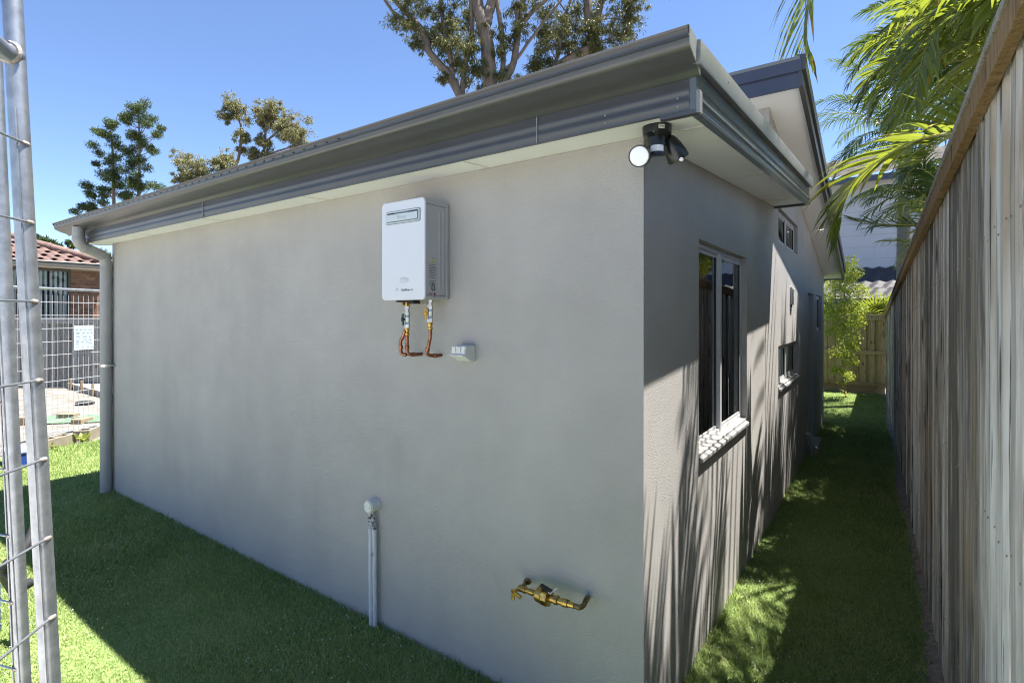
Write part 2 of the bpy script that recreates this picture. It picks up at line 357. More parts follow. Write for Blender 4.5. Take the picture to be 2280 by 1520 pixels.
m_bounce_paving = mat('bounce_concrete', (0.48,0.465,0.44), 0.9, c2=(0.54,0.525,0.50), scale=4, detail=6, bump=0.2, bscale=60)
m_block = mat('besser_block', (0.22,0.185,0.135), 0.9, c2=(0.27,0.235,0.18), scale=10, bump=0.5, bscale=60)
m_offcut = mat('timber_offcut', (0.24,0.165,0.095), 0.8, c2=(0.32,0.235,0.15), scale=12, stretch=(3,3,20))
m_green_mat = mat('green_cloth', (0.07,0.15,0.085), 0.9, c2=(0.15,0.22,0.14), scale=12)
m_blue = mat('blue_plastic', (0.02,0.06,0.28), 0.4)
m_blue_pale = mat('pale_blue_plastic', (0.35,0.45,0.75), 0.4)
m_sign = mat('sign_white', (0.72,0.78,0.80), 0.5)
m_sign_blue = mat('sign_blue', (0.42,0.58,0.68), 0.5)
m_sign_dark = mat('sign_dark', (0.22,0.32,0.38), 0.6)
m_brick = mat('brown_brick', (0.22,0.125,0.075), 0.9, c2=(0.13,0.075,0.05), scale=7, rand=0.35, bump=0.4, bscale=60)
m_mortar = mat('mortar', (0.30,0.25,0.20), 0.95)
m_tile = mat('terracotta_tile', (0.115,0.068,0.056), 0.8, c2=(0.165,0.105,0.088), scale=5, rand=0.18)
m_tile_grey = mat('grey_roof_tile', (0.06,0.052,0.047), 0.85, c2=(0.13,0.115,0.10), scale=1.2)
m_tile_black = mat('black_roof_tile', (0.03,0.028,0.03), 0.6, c2=(0.06,0.055,0.055), scale=2)
m_fascia_brown = mat('brown_gutter', (0.08,0.075,0.065), 0.5)
m_trim = mat('cream_trim', (0.62,0.60,0.52), 0.7)
m_blind = mat('vertical_blind', (0.86,0.88,0.82), 0.8)
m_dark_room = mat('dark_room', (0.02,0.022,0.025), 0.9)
m_cladding = mat('pale_cladding', (0.50,0.51,0.54), 0.7, c2=(0.47,0.48,0.51), scale=1.5)
m_joint = mat('cladding_joint', (0.36,0.37,0.39), 0.8)
m_lit = bpy.data.materials.new('lit_downlight'); m_lit.use_nodes = True
m_lit.node_tree.nodes['Principled BSDF'].inputs['Emission Color'].default_value = (1,0.97,0.9,1)
m_lit.node_tree.nodes['Principled BSDF'].inputs['Emission Strength'].default_value = 3

# ================================================================== GROUND
b = MB(); b.add([(-600,-600,-0.012),(600,-600,-0.012),(600,600,-0.012),(-600,600,-0.012)], [(0,1,2,3)])
tag(b.build('ground', m_sand), kind='structure')
def fence_x(y): return 0.99 - 0.0165*(y-1.2)
def fence_h(y): return 2.41 - 0.057*(y+0.4)
b = MB()
b.add([(-8.0,-2.6,-0.004),(1.02,-2.6,-0.004),(1.0,0,-0.004),(-7.9,0,-0.004)], [(0,1,2,3)])
b.add([(-0.3,0.0002,-0.004),(1.0,0.0002,-0.004),(0.80,11.9,-0.004),(-0.3,11.9,-0.004)], [(0,1,2,3)])
b.add([(-6.9,0.0002,-0.004),(-5.2,0.0002,-0.004),(-5.2,11.9,-0.004),(-6.9,11.9,-0.004)], [(0,1,2,3)])
b.add([(-7.9,0.0001,-0.004),(-6.9002,0.0001,-0.004),(-6.9002,1.7,-0.004),(-7.9,1.7,-0.004)], [(0,1,2,3)])
b.add([(-5.1998,7.3,-0.004),(-0.3002,7.3,-0.004),(-0.3002,11.9,-0.004),(-5.1998,11.9,-0.004)], [(0,1,2,3)])
lawn = tag(b.build('lawn', m_soil), kind='structure')
b = MB().add([(-7.6,-30,0.0),(9,-30,0.0),(9,-2.35,0.0),(-7.6,-2.35,0.0)],[(0,1,2,3)]); tag(b.build('bounce_paving', m_bounce_paving), kind='structure')  # unseen pale paving added behind the camera to bounce sunlight onto the shaded wall
# strip of bare earth along the foot of the paling fence, uneven edge
b = MB(); n = 90; pts = []
for i in range(n+1):
    y = -1.5 + 13.2*i/n
    pts.append((fence_x(y)-0.030-0.03*random.random()-0.035*max(0,math.sin(y*1.7+0.4)), y, 0.002)); pts.append((fence_x(y)+0.02, y, 0.030))
b.add(pts, [(2*i,2*i+1,2*i+3,2*i+2) for i in range(n)])
tag(b.build('earth_strip', m_dirt), kind='structure')

# ================================================================== HOUSE
WX = -5.35; YE = 7.6
def zs(y): return 2.385 + 0.077*y            # underside of the lower roof's eaves
def zu(y): return 3.36 - 0.225*(y-2.9)       # underside of the upper roof's eaves
house = thing('house', 'grey rendered granny flat with split skillion roof, filling the middle of the picture', 'house')
b = MB()
b.prism([(WX,0,-0.05),(0,0,-0.05),(0,0,zs(0)-0.001),(WX,0,zs(0)-0.001)], (0,0.2,0))
b.build('wall', m_render, house)
OPEN = {'w1':(0.746,1.89,1.0,2.08),'hw':(3.21,4.50,2.345,2.655),'lw':(3.21,4.50,1.06,1.42),'dr':(5.45,6.12,0.08,1.97),'w4':(6.40,7.25,1.46,1.97)}
b = MB(); cuts = sorted({0.2,2.97,YE}|{v for o in OPEN.values() for v in o[:2]})
for y0,y1 in zip(cuts[:-1], cuts[1:]):
    top = (lambda y: zs(y)-0.001) if y1 <= 2.97 else (lambda y: zu(y)-0.001)
    ops = sorted([o for o in OPEN.values() if o[0] <= y0+1e-6 and o[1] >= y1-1e-6], key=lambda o: o[2])
    z = -0.05
    for o in ops:
        b.prism([(-0.2,y0,z),(-0.2,y1,z),(-0.2,y1,o[2]),(-0.2,y0,o[2])], (0.2,0,0)); z = o[3]
    b.prism([(-0.2,y0,z),(-0.2,y1,z),(-0.2,y1,top(y1)),(-0.2,y0,top(y0))], (0.2,0,0))
b.build('wall', m_render, house)
MB().prism([(WX,0.2,-0.05),(WX,YE,-0.05),(WX,YE,zu(YE)-0.002),(WX,2.97,zu(2.97)-0.002),(WX,2.97,zs(2.9)-0.01),(WX,0.2,zs(0.2)-0.002)], (0.2,0,0)).build('wall', m_render, house)
MB().box((WX+0.2,YE-0.2,-0.05),(-0.2,YE,zu(YE)-0.002)).build('wall', m_render, house)
MB().prism([(WX+0.2,2.77,zs(2.77)+0.16),(WX+0.2,2.966,zs(2.97)+0.16),(WX+0.2,2.966,zu(2.966)-0.002),(WX+0.2,2.77,zu(2.77)-0.002)], (-0.002-WX-0.2,0,0)).build('clerestory_wall', m_render, house)
MB().box((WX+0.2,0.2,-0.03),(-0.2,YE-0.2,0.06)).build('inside_floor', m_inner, house)
MB().box((-3.2,0.21,0.06),(-3.1,YE-0.21,2.3)).build('inside_wall', m_inner, house)

# --- lower roof
XL, XR, YF, YB = -5.5, 0.26, -0.2, 2.965
def slab(x0,x1,y0,y1,f,h0,h1): # raked slab
    return MB().prism([(x0,y0,f(y0)+h0),(x0,y1,f(y1)+h0),(x0,y1,f(y1)+h1),(x0,y0,f(y0)+h1)], (x1-x0,0,0))
s1 = slab(XL,XR-0.002,YF+0.001,YB,zs,0.0,0.03).build('soffit', m_soffit, house)
for x in (-4.35,-3.15,-1.95,-0.75): MB().prism([(x-0.003,YF+0.02,zs(YF+0.02)-0.0025),(x+0.003,YF+0.02,zs(YF+0.02)-0.0025),(x+0.003,-0.001,zs(0)-0.0025),(x-0.003,-0.001,zs(0)-0.0025)], (0,0,0.003)).build('joint_strip', m_trim, s1)
for y in (0.02,1.22,2.42): MB().box((0.001,y-0.003,zs(y)-0.003),(XR-0.02,y+0.003,zs(y)+0.001)).build('joint_strip', m_trim, s1)
rl = MB().prism([(XL+0.05,YF-0.06,2.545),(XL+0.05,2.96,zs(2.96)+0.165),(XL+0.05,2.96,zs(2.96)+0.19),(XL+0.05,YF-0.06,2.57)], (XR-XL-0.06,0,0)).build('roof', m_roof, house)
# fascia on the long side, with two pressed beads
def bead_profile(y0, zb, zt, beads, out=0.003):
    p = [(y0, zb)]
    for c in beads:
        p += [(y0,c-0.012),(y0-out,c-0.006),(y0-out,c+0.006),(y0,c+0.012)]
    return p+[(y0,zt)]
pr = bead_profile(YF-0.014, 2.366, 2.49, (2.395,2.432))
poly = [(XL,y,z) for y,z in pr]+[(XL,YF,2.49),(XL,YF,2.366)]
MB().prism(poly, (XR-0.0225-XL,0,0)).build('fascia', m_colorbond, house, smooth=30)
# fascia return on the left end
MB().prism([(XL-0.012,YF-0.014,2.366),(XL-0.012,YB,zs(YB)-0.02),(XL-0.012,YB,zs(YB)+0.14),(XL-0.012,YF-0.014,2.49)], (0.012,0,0)).build('barge', m_colorbond, house)
# gutter
gp = [(-0.345,2.566),(-0.348,2.572),(-0.342,2.576),(-0.338,2.570),(-0.335,2.560),(-0.334,2.552),(-0.338,2.549),(-0.338,2.545),(-0.333,2.542),(-0.331,2.530),(-0.327,2.520),(-0.316,2.512),(-0.302,2.507),(-0.290,2.501),(-0.270,2.494),(-0.248,2.488),(-0.232,2.482),(-0.225,2.472),(-0.2155,2.468)]
back = [(y+0.003,z+0.003) for y,z in gp[::-1]]
GX0, GX1 = -5.78, 0.272
g = MB().prism([(GX0,y,z) for y,z in gp+back], (GX1-GX0,0,0)).build('gutter', m_colorbond, house, smooth=35)
cap = [(y,z) for y,z in gp[2:]]+[(-0.2155,2.560)]
MB().prism([(GX1,y,z) for y,z in cap], (0.003,0,0)).build('stop_end', m_flash, g)
MB().prism([(GX0-0.003,y,z) for y,z in cap], (0.003,0,0)).build('stop_end', m_colorbond, g)
for x in (-3.05,-0.35): MB().box((x,YF-0.0195,2.3655),(x+0.004,YF-0.013,2.468)).build('lap_joint', m_flash, house)
b = MB()
for i in range(46):
    x = -5.7+i*0.095; b.box((x,-0.3375,2.5535),(x+0.016,-0.333,2.5585))
tag(b.build('overflow_slots', m_black_matt, g), kind='stuff')
b = MB(); rr = random.Random(3)
for x in (-0.06,0.20): 
    for z in (2.412,2.385): b.lathe((x,YF-0.0145,z),(0,-1,0),[(0,0.004),(0.002,0.004),(0.003,0.002)],8)
tag(b.build('rivets', m_flash, house), kind='stuff')
# barge on the window side: board with pressed ribs, shadow gap, capping
def sweep_b(poly, y0, y1, f):      # poly of (x, height above the soffit line)
    n = len(poly); v = [(x,y0,f(y0)+h) for x,h in poly]+[(x,y1,f(y1)+h) for x,h in poly]
    return MB().add(v, [tuple(range(n-1,-1,-1)),tuple(range(n,2*n))]+[(i,(i+1)%n,n+(i+1)%n,n+i) for i in range(n)])
bp_ = [(XR-0.022,-0.016),(XR+0.004,-0.016),(XR+0.008,-0.006),(XR+0.002,0.002),(XR+0.002,0.018),(XR+0.010,0.026),(XR+0.010,0.036),(XR+0.002,0.044),(XR+0.002,0.056),(XR+0.008,0.062),(XR,0.068),(XR,0.135),(XR-0.022,0.135)]
bb = sweep_b(bp_, YF-0.014, YB+0.02, zs).build('barge', m_barge, house, smooth=25)
b = MB().box((XR+0.0005,YF-0.016,2.352),(XR+0.012,YF+0.012,2.425)); b.build('corner_bracket', m_flash, bb)
b = MB().box((XR-0.12,YF-0.0155,2.352),(XR+0.003,YF+0.01,2.365)); b.build('corner_bracket', m_colorbond, bb)
sweep_b([(XR-0.01,0.128),(XR+0.024,0.122),(XR+0.026,0.128),(XR+0.026,0.198),(XR-0.05,0.204),(XR-0.05,0.198),(XR-0.01,0.19)], YF-0.06, YB+0.03, zs).build('barge_capping', m_flash, house, smooth=25)
b = MB()
for y in (0.1,0.9,1.8,2.6): b.lathe((XR+0.0265,y,zs(y)+0.165),(1,0,0),[(0,0.004),(0.0015,0.004),(0.003,0.002)],8)
tag(b.build('rivets', m_flash, house), kind='stuff')
MB().prism([(0.001,YB+0.002,zs(YB)-0.02),(XR-0.022,YB+0.002,zs(YB)-0.02),(XR-0.022,YB+0.002,zs(YB)+0.19),(0.001,YB+0.002,zs(YB)+0.19)], (0,0.012,0)).build('end_trim', m_colorbond_dark, house)

# --- upper roof
UF, UB = 2.55, 7.78; UXL, UXR = -5.55, 0.255
s2 = slab(UXL,UXR,UF+0.002,UB-0.002,zu,0.0,0.03).build('soffit', m_soffit, house)
b = MB()
for x in (-0.12,): b.prism([(x-0.003,UF+0.02,zu(UF+0.02)-0.0025),(x+0.003,UF+0.02,zu(UF+0.02)-0.0025),(x+0.003,2.97,zu(2.97)-0.0025),(x-0.003,2.97,zu(2.97)-0.0025)], (0,0,0.003))
b.build('joint_strip', m_trim, s2)
slab(UXL+0.01,UXR-0.01,UF-0.03,UB+0.04,zu,0.17,0.195).build('roof', m_roof, house)
zf = zu(UF)
fp = [(UF,zf-0.03),(UF-0.016,zf-0.03),(UF-0.016,zf+0.075),(UF-0.010,zf+0.080),(UF-0.010,zf+0.086),(UF-0.026,zf+0.090),(UF-0.026,zf+0.20),(UF,zf+0.21)]
MB().prism([(UXL,y,z) for y,z in fp], (UXR-UXL-0.001,0,0)).build('fascia', m_colorbond_dark, house, smooth=25)
up_ = [(UXR-0.02,-0.03),(UXR+0.012,-0.03),(UXR+0.012,0.06),(UXR+0.004,0.065),(UXR+0.004,0.09),(UXR+0.028,0.095),(UXR+0.028,0.205),(UXR-0.03,0.212),(UXR-0.03,0.206),(UXR-0.02,0.2)]
sweep_b(up_, UF-0.02, UB+0.01, zu).build('barge', m_colorbond, house, smooth=25)
MB().box((UXL,UB,zu(UB)-0.02),(UXR-0.021,UB+0.015,zu(UB)+0.15)).build('fascia', m_colorbond, house)
dl = MB().lathe((0.13,5.58,zu(5.58)+0.002),(0,0.22,-1),[(0,0.045),(0.004,0.045),(0.006,0.040)],24).build('downlight', m_soffit, house, smooth=True)
MB().lathe((0.13,5.58+0.0015,zu(5.58)-0.0045),(0,0.22,-1),[(0,0.033),(0.001,0.033)],24).build('lit_lens', m_lit, dl)

# --- windows and door on the window side
def window(key, splits, sash=None, sill=True):
    y0,y1,z0,z1 = OPEN[key]
    xf, xb, t = -0.035, -0.085, 0.028
    o = MB().box((xb,y0,z0+t),(xf,y0+t,z1-t)).box((xb,y1-t,z0+t),(xf,y1,z1-t)).box((xb,y0,z0),(xf,y1,z0+t)).box((xb,y0,z1-t),(xf,y1,z1)).build('window', m_alu, house, bevel=0.003)
    ys = [y0+t]+splits+[y1-t]
    for k,(a,c) in enumerate(zip(ys[:-1],ys[1:])):
        dx = 0.010 if k == sash else 0.0
        if k: MB().box((xb+0.004,a-0.018,z0+t-0.002),(xf+0.006,a+0.018,z1-t+0.002)).build('mullion', m_alu, o, bevel=0.003)
        a2 = a+(0.018 if k else 0); c2 = c-(0.018 if k < len(ys)-2 else 0)
        s = 0.020; x0,x1 = xb+0.024-dx, xb+0.046-dx
        f = MB().box((x0,a2,z0+t+s),(x1,a2+s,z1-t-s)).box((x0,c2-s,z0+t+s),(x1,c2,z1-t-s)).box((x0,a2,z0+t),(x1,c2,z0+t+s)).box((x0,a2,z1-t-s),(x1,c2,z1-t)).build('sash', m_alu, o, bevel=0.002)
        MB().box((x0+0.004,c2-s-0.007,z0+t+s),(x1+0.002,c2-s-0.0005,z1-t-s)).build('seal', m_alu_dark, o)
        MB().box((x0+0.014,a2+s-0.002,z0+t+s-0.002),(x0+0.019,c2-s+0.002,z1-t-s+0.002)).build('pane', m_glass, o)
    if sill:
        MB().prism([(-0.10,y0+0.001,z0+0.004),(-0.034,y0+0.001,z0+0.004),(0.020,y0+0.001,z0-0.022),(0.020,y0+0.001,z0-0.042),(0.001,y0+0.001,z0-0.044),(0.001,y0+0.001,z0-0.002),(-0.10,y0+0.001,z0-0.002)], (0,y1-y0-0.002,0)).build('sill', m_sill, o, bevel=0.003)
    return o
w1 = window('w1', [1.31], sash=0)
MB().box((-0.0790,1.372,1.052),(-0.0775,1.838,2.028)).build('flyscreen', m_screen, w1)
window('hw', [3.86], sill=False); window('lw', [3.86]); window('w4', [6.82], sill=False)
# a drawn vertical blind behind the wide window, blade by blade
for i in range(13):
    y = 0.80+i*0.084
    bl = MB().obox((-0.20,y,1.53),(0.018,0.030,0),(-0.001,0.0006,0),(0,0,0.56)).build('blind_blade', m_curtain, w1)
y0,y1,z0,z1 = OPEN['dr']
d = MB().box((-0.16,y0+0.05,z0),(-0.12,y1-0.05,z1-0.05)).build('door', m_alu, house)
MB().box((-0.17,y0,z0),(-0.06,y0+0.05,z1)).box((-0.17,y1-0.05,z0),(-0.06,y1,z1)).box((-0.17,y0+0.05,z1-0.05),(-0.06,y1-0.05,z1)).build('door_frame', m_alu, d)
MB().lathe((-0.12,y0+0.11,1.0),(1,0,0),[(0,0.025),(0.012,0.025),(0.014,0.012),(0.05,0.012),(0.052,0.026),(0.07,0.024),(0.075,0.01)],16).build('handle', m_nickel, d, smooth=True)
MB().box((-0.19,y0+0.001,0.0),(0.10,y1-0.001,0.075)).build('door_step', m_concrete, house)

# --- downpipe at the left end
dp = MB().tube(catmull([(-5.30,-0.275,2.50),(-5.30,-0.275,2.40),(-5.31,-0.25,2.335),(-5.325,-0.15,2.29),(-5.34,-0.075,2.255),(-5.346,-0.052,2.18),(-5.346,-0.052,2.10)],28)+[Vector((-5.346,-0.052,0.0))], 0.048, 20).build('downpipe', m_pvc, house, smooth=True)
for p,q in (((-5.30,-0.275,2.395),(0,0,1)),((-5.312,-0.226,2.318),(-0.15,1,-0.42)),((-5.336,-0.095,2.264),(-0.15,1,-0.42)),((-5.346,-0.052,2.13),(0,0,1))):
    MB().lathe(p, q, [(-0.012,0.049),(-0.010,0.0515),(0.010,0.0515),(0.012,0.049)], 20).build('collar', m_pvc, dp, smooth=True)
b = MB()
for z in (1.2,):
    b.lathe((-5.346,-0.052,z),(0,0,1),[(0,0.0485),(0,0.0505),(0.025,0.0505),(0.025,0.0485)],20); b.box((-5.30,-0.05,z+0.004),(-5.27,-0.001,z+0.022))
b.build('pipe_clip', m_nickel, dp)

# ================================================================== PALING FENCE ON THE RIGHT
pf = thing('paling_fence', 'tall weathered grey lapped paling fence with brown capping along the right edge', 'fence', (0.99,1.2,0))
rr = random.Random(11)
protos = []
for k in range(8):
    wd = 0.094+0.014*rr.random(); th = 0.013; seg = 6
    b = MB(); l = []; r_ = []
    for i in range(seg+1):
        z = i/seg; dx = 0.0035*(rr.random()-0.5)
        l.append((-wd/2+0.003*(rr.random()-0.5), z, dx)); r_.append((wd/2+0.003*(rr.random()-0.5), z, dx+0.002*(rr.random()-0.5)))
    v = [(dx-th/2,y,z) for y,z,dx in l]+[(dx-th/2,y,z) for y,z,dx in r_]+[(dx+th/2,y,z) for y,z,dx in l]+[(dx+th/2,y,z) for y,z,dx in r_]
    n = seg+1; f = []
    for i in range(seg):
        f += [(i,n+i,n+i+1,i+1),(2*n+i,2*n+i+1,3*n+i+1,3*n+i),(i,i+1,2*n+i+1,2*n+i),(n+i,3*n+i,3*n+i+1,n+i+1)]
    f += [(0,2*n,3*n,n),(n-1,2*n-1,4*n-1,3*n-1)]
    b.add(v, f)
    o = b.shift(0.99,1.2,0).build('paling', m_paling, pf, loc=(0.99,1.2,0)); protos.append(o)
first = [True]*8
def put_paling(y, back):
    k = rr.randrange(8); src = protos[k]
    if first[k]: o = src; first[k] = False
    else: o = src.copy(); col.objects.link(o); o.parent = pf
    z0 = 0.012+0.02*rr.random()
    o.location = Vector((fence_x(y)+(0.017 if back else 0.0)+0.007*(rr.random()-0.5), y, z0)) - world_origin(pf)
    o.scale = (1,1 if rr.random() < 0.5 else -1, fence_h(y)-0.026-z0-(0.012*rr.random()))
    o.rotation_euler = (0.006*(rr.random()-0.5), 0, -0.02+0.09*(rr.random()-0.5))
nails = MB()
y = -1.7
while y < 11.75:
    for zz in (0.36,1.12,fence_h(y)-0.46):
        for s_ in (-0.028,0.03): nails.lathe((fence_x(y)-0.010,y+s_+0.006*(rr.random()-0.5),zz+0.05*(rr.random()-0.5)),(-1,0,0),[(0,0.0036),(0.0022,0.0036),(0.003,0.002)],6)
    put_paling(y, False); put_paling(y+0.074+0.006*(rr.random()-0.5), True); y += 0.148+0.008*(rr.random()-0.5)
for k in range(8):
    if first[k]: bpy.data.objects.remove(protos[k])
tag(nails.build('nail_heads', m_weld, pf), kind='stuff')
ys = [-1.75, 1.05, 4.65, 8.25, 11.85]
def slope_bar(y0, y1, xa, xb, za, zb):
    v = []
    for y in (y0,y1):
        fx, fh = fence_x(y), fence_h(y)
        v += [(fx+xa,y,fh+za),(fx+xb,y,fh+za),(fx+xb,y,fh+zb),(fx+xa,y,fh+zb)]
    return MB().add(v, [(3,2,1,0),(4,5,6,7),(0,1,5,4),(1,2,6,5),(2,3,7,6),(3,0,4,7)])
for a,c in zip(ys[:-1],ys[1:]):
    cp = slope_bar(a+0.0015, c-0.0015, -0.045, 0.055, -0.022, 0.0).build('capping', m_captop, pf, bevel=0.002)
    slope_bar(a+0.0015, c-0.0015, -0.038, -0.0095, -0.095, -0.0225).build('top_rail', m_caprail, pf, bevel=0.002)
    slope_bar(a, c, 0.026, 0.06, -0.5, -0.42).build('rail', m_paling, pf)
for y in (0.35,1.7,3.4,5.3,7.4,9.6): MB().box((fence_x(y)+0.03,y-0.04,0.0),(fence_x(y)+0.11,y+0.04,fence_h(y)-0.03)).build('post', m_paling, pf)

# ================================================================== BACK FENCE
bf = thing('timber_fence', 'low yellowish treated pine paling fence closing the far end of the lawn', 'fence', (-1,11.86,0))
BY = 11.86; i = 0; x = -3.3
pb = MB().box((-0.052,-0.008,0.15),(0.052,0.008,1.66)).shift(-1,BY,0).build('paling', m_pine, bf, loc=(-1,BY,0))
px_ = MB().box((-0.045,-0.008,0.15),(0.045,0.008,1.655)).shift(-1,BY,0).build('paling', m_pine, bf, loc=(-1,BY,0))
used = [False,False]
while x < 0.80:
    for k,src in enumerate((pb,px_)):
        o = src if not used[k] else src.copy()
        if used[k]: col.objects.link(o); o.parent = bf
        used[k] = True
        o.location = (x+1+(0.072 if k else 0)+0.003*(rr.random()-0.5), (-0.018 if k else 0.0), 0.004*(rr.random()-0.5)); o.rotation_euler = (0,0.006*(rr.random()-0.5),0)
    x += 0.146
for z,h in ((0.84,0.075),(0.16,0.07)): MB().box((-3.4,BY-0.065,z),(0.80,BY-0.027,z+h)).build('rail', m_pine, bf, bevel=0.003)
MB().box((-3.4,BY-0.075,1.665),(0.84,BY+0.06,1.70)).build('capping', m_pine, bf, bevel=0.003)
MB().box((-3.4,BY-0.060,1.575),(0.80,BY-0.027,1.664)).build('rail', m_pine, bf, bevel=0.003)
MB().box((-3.4,BY-0.024,-0.01),(0.80,BY+0.0,0.149)).build('plinth_board', m_offcut, bf)

# ================================================================== WATER HEATER
hx0,hx1,hz0,hz1,hy = -1.286,-0.992,1.769,2.249,-0.17
hc = ((hx0+hx1)/2,(hz0+hz1)/2)
wh = thing('water_heater', 'white and grey gas water heater box hung on the rendered wall under the eave', 'water heater', (hc[0],0,hz0))
P2 = lambda pts, y, cx=hc[0], cz=hc[1]: [(cx+a,y,cz+c) for a,c in pts]
MB().prism(P2(rrect(hx1-hx0-0.006,hz1-hz0-0.006,0.012),hy+0.004), (0,-hy-0.006,0)).build('casing', m_grey_enamel, wh, smooth=30)
MB().prism(P2(rrect(hx1-hx0+0.004,hz1-hz0-0.0,0.016),-0.028), (0,0.012,0)).build('back_flange', m_grey_enamel, wh, smooth=30)
fc = MB().prism(P2(rrect(hx1-hx0,hz1-hz0,0.020,7),hy-0.008), (0,0.012,0)).build('front_cover', m_white_enamel, wh, smooth=30, bevel=0.003)
gz = 2.171; gx = hc[0]+0.003
MB().prism(P2(rrect(0.236,0.064,0.012),hy-0.0100,gx,gz), (0,0.0019,0)).build('vent_surround', m_grille_dark, fc)
MB().prism(P2(rrect(0.230,0.058,0.010),hy-0.0115,gx,gz), (0,0.0022,0)).build('vent_surround', m_grille, fc)
MB().prism(P2(rrect(0.214,0.046,0.004),hy-0.0125,gx,gz), (0,0.0014,0)).build('vent_gap', m_grille_dark, fc)
MB().prism(P2(rrect(0.206,0.034,0.003),hy-0.0165,gx,gz-0.002), (0,0.0042,0)).build('vent_grille', m_grille, fc, bevel=0.001)
MB().box((gx-0.10,hy-0.0140,gz+0.0165),(gx-0.055,hy-0.0124,gz+0.0215)).box((gx+0.045,hy-0.0140,gz+0.0165),(gx+0.10,hy-0.0124,gz+0.0215)).build('vent_slot', m_black_matt, fc)
text('maker_name', 'Rinnai', 0.026, m_emboss, fc, (gx,hy-0.0168,gz-0.010), (1,0,0), (0,0,1), 'CENTER')
text('model_name', 'OptiFlow 16', 0.0155, m_print, fc, ((-1.148, -0.179, 1.813)), (1,0,0), (0,0,1))
b = MB()   # small house-shaped emblem left of the model name
ex,ey,ez = (-1.176, -0.179, 1.820)
for a,c,d_,e in ((-0.006,-0.006,-0.006,0.004),(-0.006,0.004,0,0.009),(0,0.009,0.006,0.004),(0.006,0.004,0.006,-0.006),(-0.006,0.0,0.006,0.0)):
    b.tube([(ex+a,ey,ez+c),(ex+d_,ey,ez+e)], 0.0007, 5)
b.build('emblem', m_print_soft, fc)
b = MB(); lx,ly,lz = (-1.127, -0.178, 1.868)
for i,wd in enumerate((0.012,0.054,0.062,0.058,0.060,0.046)):
    z = lz+0.012-i*0.0055; x = lx-wd/2; q = random.Random(i)
    while x < lx+wd/2: d_ = 0.004+0.006*q.random(); b.box((x,ly-0.0002,z),(min(x+d_,lx+wd/2),ly+0.0004,z+0.0022)); x += d_+0.0015
tag(b.build('rating_print', m_print_soft, fc), kind='stuff')
# right flank: seams, pressed ribs, stickers
sx = hx1-0.003
for z in (hz1-0.030,hz0+0.020): MB().box((sx-0.001,hy+0.006,z),(sx+0.0006,-0.03,z+0.0025)).build('seam', m_print, wh)
for y in (-0.075,-0.048): MB().tube([(sx-0.001,y,hz0+0.055),(sx-0.001,y,hz1-0.055)], 0.0042, 8).build('pressed_rib', m_grey_enamel, wh, smooth=True)
st = MB().add([(sx+0.0008,-0.128,1.947),(sx+0.0008,-0.104,1.947),(sx+0.0008,-0.116,1.973)], [(0,1,2)]).build('warning_triangle', m_print, wh)
MB().add([(sx+0.0012,-0.125,1.949),(sx+0.0012,-0.107,1.949),(sx+0.0012,-0.116,1.968)], [(0,1,2)]).build('triangle_fill', m_yellow_print, st)
b = MB(); q = random.Random(5)
for i in range(13):
    z = 1.935-i*0.0078-(0.006 if i > 8 else 0); y = -0.146+(0.004 if i in (9,) else 0); y2 = -0.096-0.01*q.random()
    while y < y2: d_ = 0.004+0.008*q.random(); b.box((sx-0.0002,y,z),(sx+0.0008,min(y+d_,y2),z+0.0030 if i in (2,4) else z+0.0022)); y += d_+0.0016
tag(b.build('rating_print', m_print, wh), kind='stuff')
b = MB()
for s in (-1,1): b.tube([(sx+0.0005,-0.117+s*0.001,1.853),(sx+0.0005,-0.117+s*0.009,1.835),(sx+0.0005,-0.117+s*0.010,1.820),(sx+0.0005,-0.117+s*0.005,1.812)], [0.001,0.0028,0.0034,0.002], 6)
b.lathe((sx+0.0002,-0.117,1.818),(1,0,0),[(0,0.0035),(0.0012,0.003)],10)
b.build('flame_mark', m_print, wh)
text('mark_letter', 'W', 0.022, m_red_print, wh, (sx+0.0008,-0.146,1.790), (0,1,0), (0,0,1))
b = MB().lathe((sx+0.0001,-0.108,1.797),(1,0,0),[(0,0.0075),(0.0008,0.0075)],16).box((sx+0.0001,-0.112,1.782),(sx+0.0009,-0.104,1.785))
b.build('approval_mark', m_red_print, wh)
# plumbing under the heater: hot and cold copper on the left, gas on the right
def pipe_v(x, y, ztop, body, hand, hmat, copper):
    v = MB().lathe((x,y,ztop),(0,0,-1),[(0,0.016),(0.012,0.016),(0.013,0.011),(0.028,0.011),(0.029,0.015),(0.046,0.015),(0.048,0.012),(0.056,0.014),(0.076,0.014),(0.080,0.012),(0.090,0.015),(0.108,0.015)],6 if body is m_nickel else 14).build('valve', body, wh)
    MB().lathe((x,y,ztop-0.108),(0,0,-1),[(0,0.011),(0.010,0.013),(0.022,0.010),(0.026,0.0125),(0.036,0.0125),(0.038,0.010)],14).build('brass_union', m_brass, v, smooth=30)
    if hand:
        hd_ = Vector((-0.45,-1,0)).normalized(); hs_ = Vector((hd_.y,-hd_.x,0)); hc_ = Vector((x,y,ztop-0.066))+hd_*0.022
        b = MB().lathe(hc_-hd_*0.014, hd_, [(0,0.0065),(0.012,0.0065),(0.013,0.0125),(0.021,0.011),(0.0215,0.006)],12)
        for s_ in (-1,1): b.obox(hc_+Vector((0,0,s_*0.018))+hs_*s_*0.002, hs_*0.0085, hd_*0.003, (0,0,0.011))
        b.build('valve_handle', hmat, v, bevel=0.002)
    p = MB().tube(catmull(copper, 22), 0.0088, 12).build('copper_pipe', m_copper, wh, smooth=True)
    return p
wx,wy = -1.205,-0.085; gx2,gy2 = -1.055,-0.075
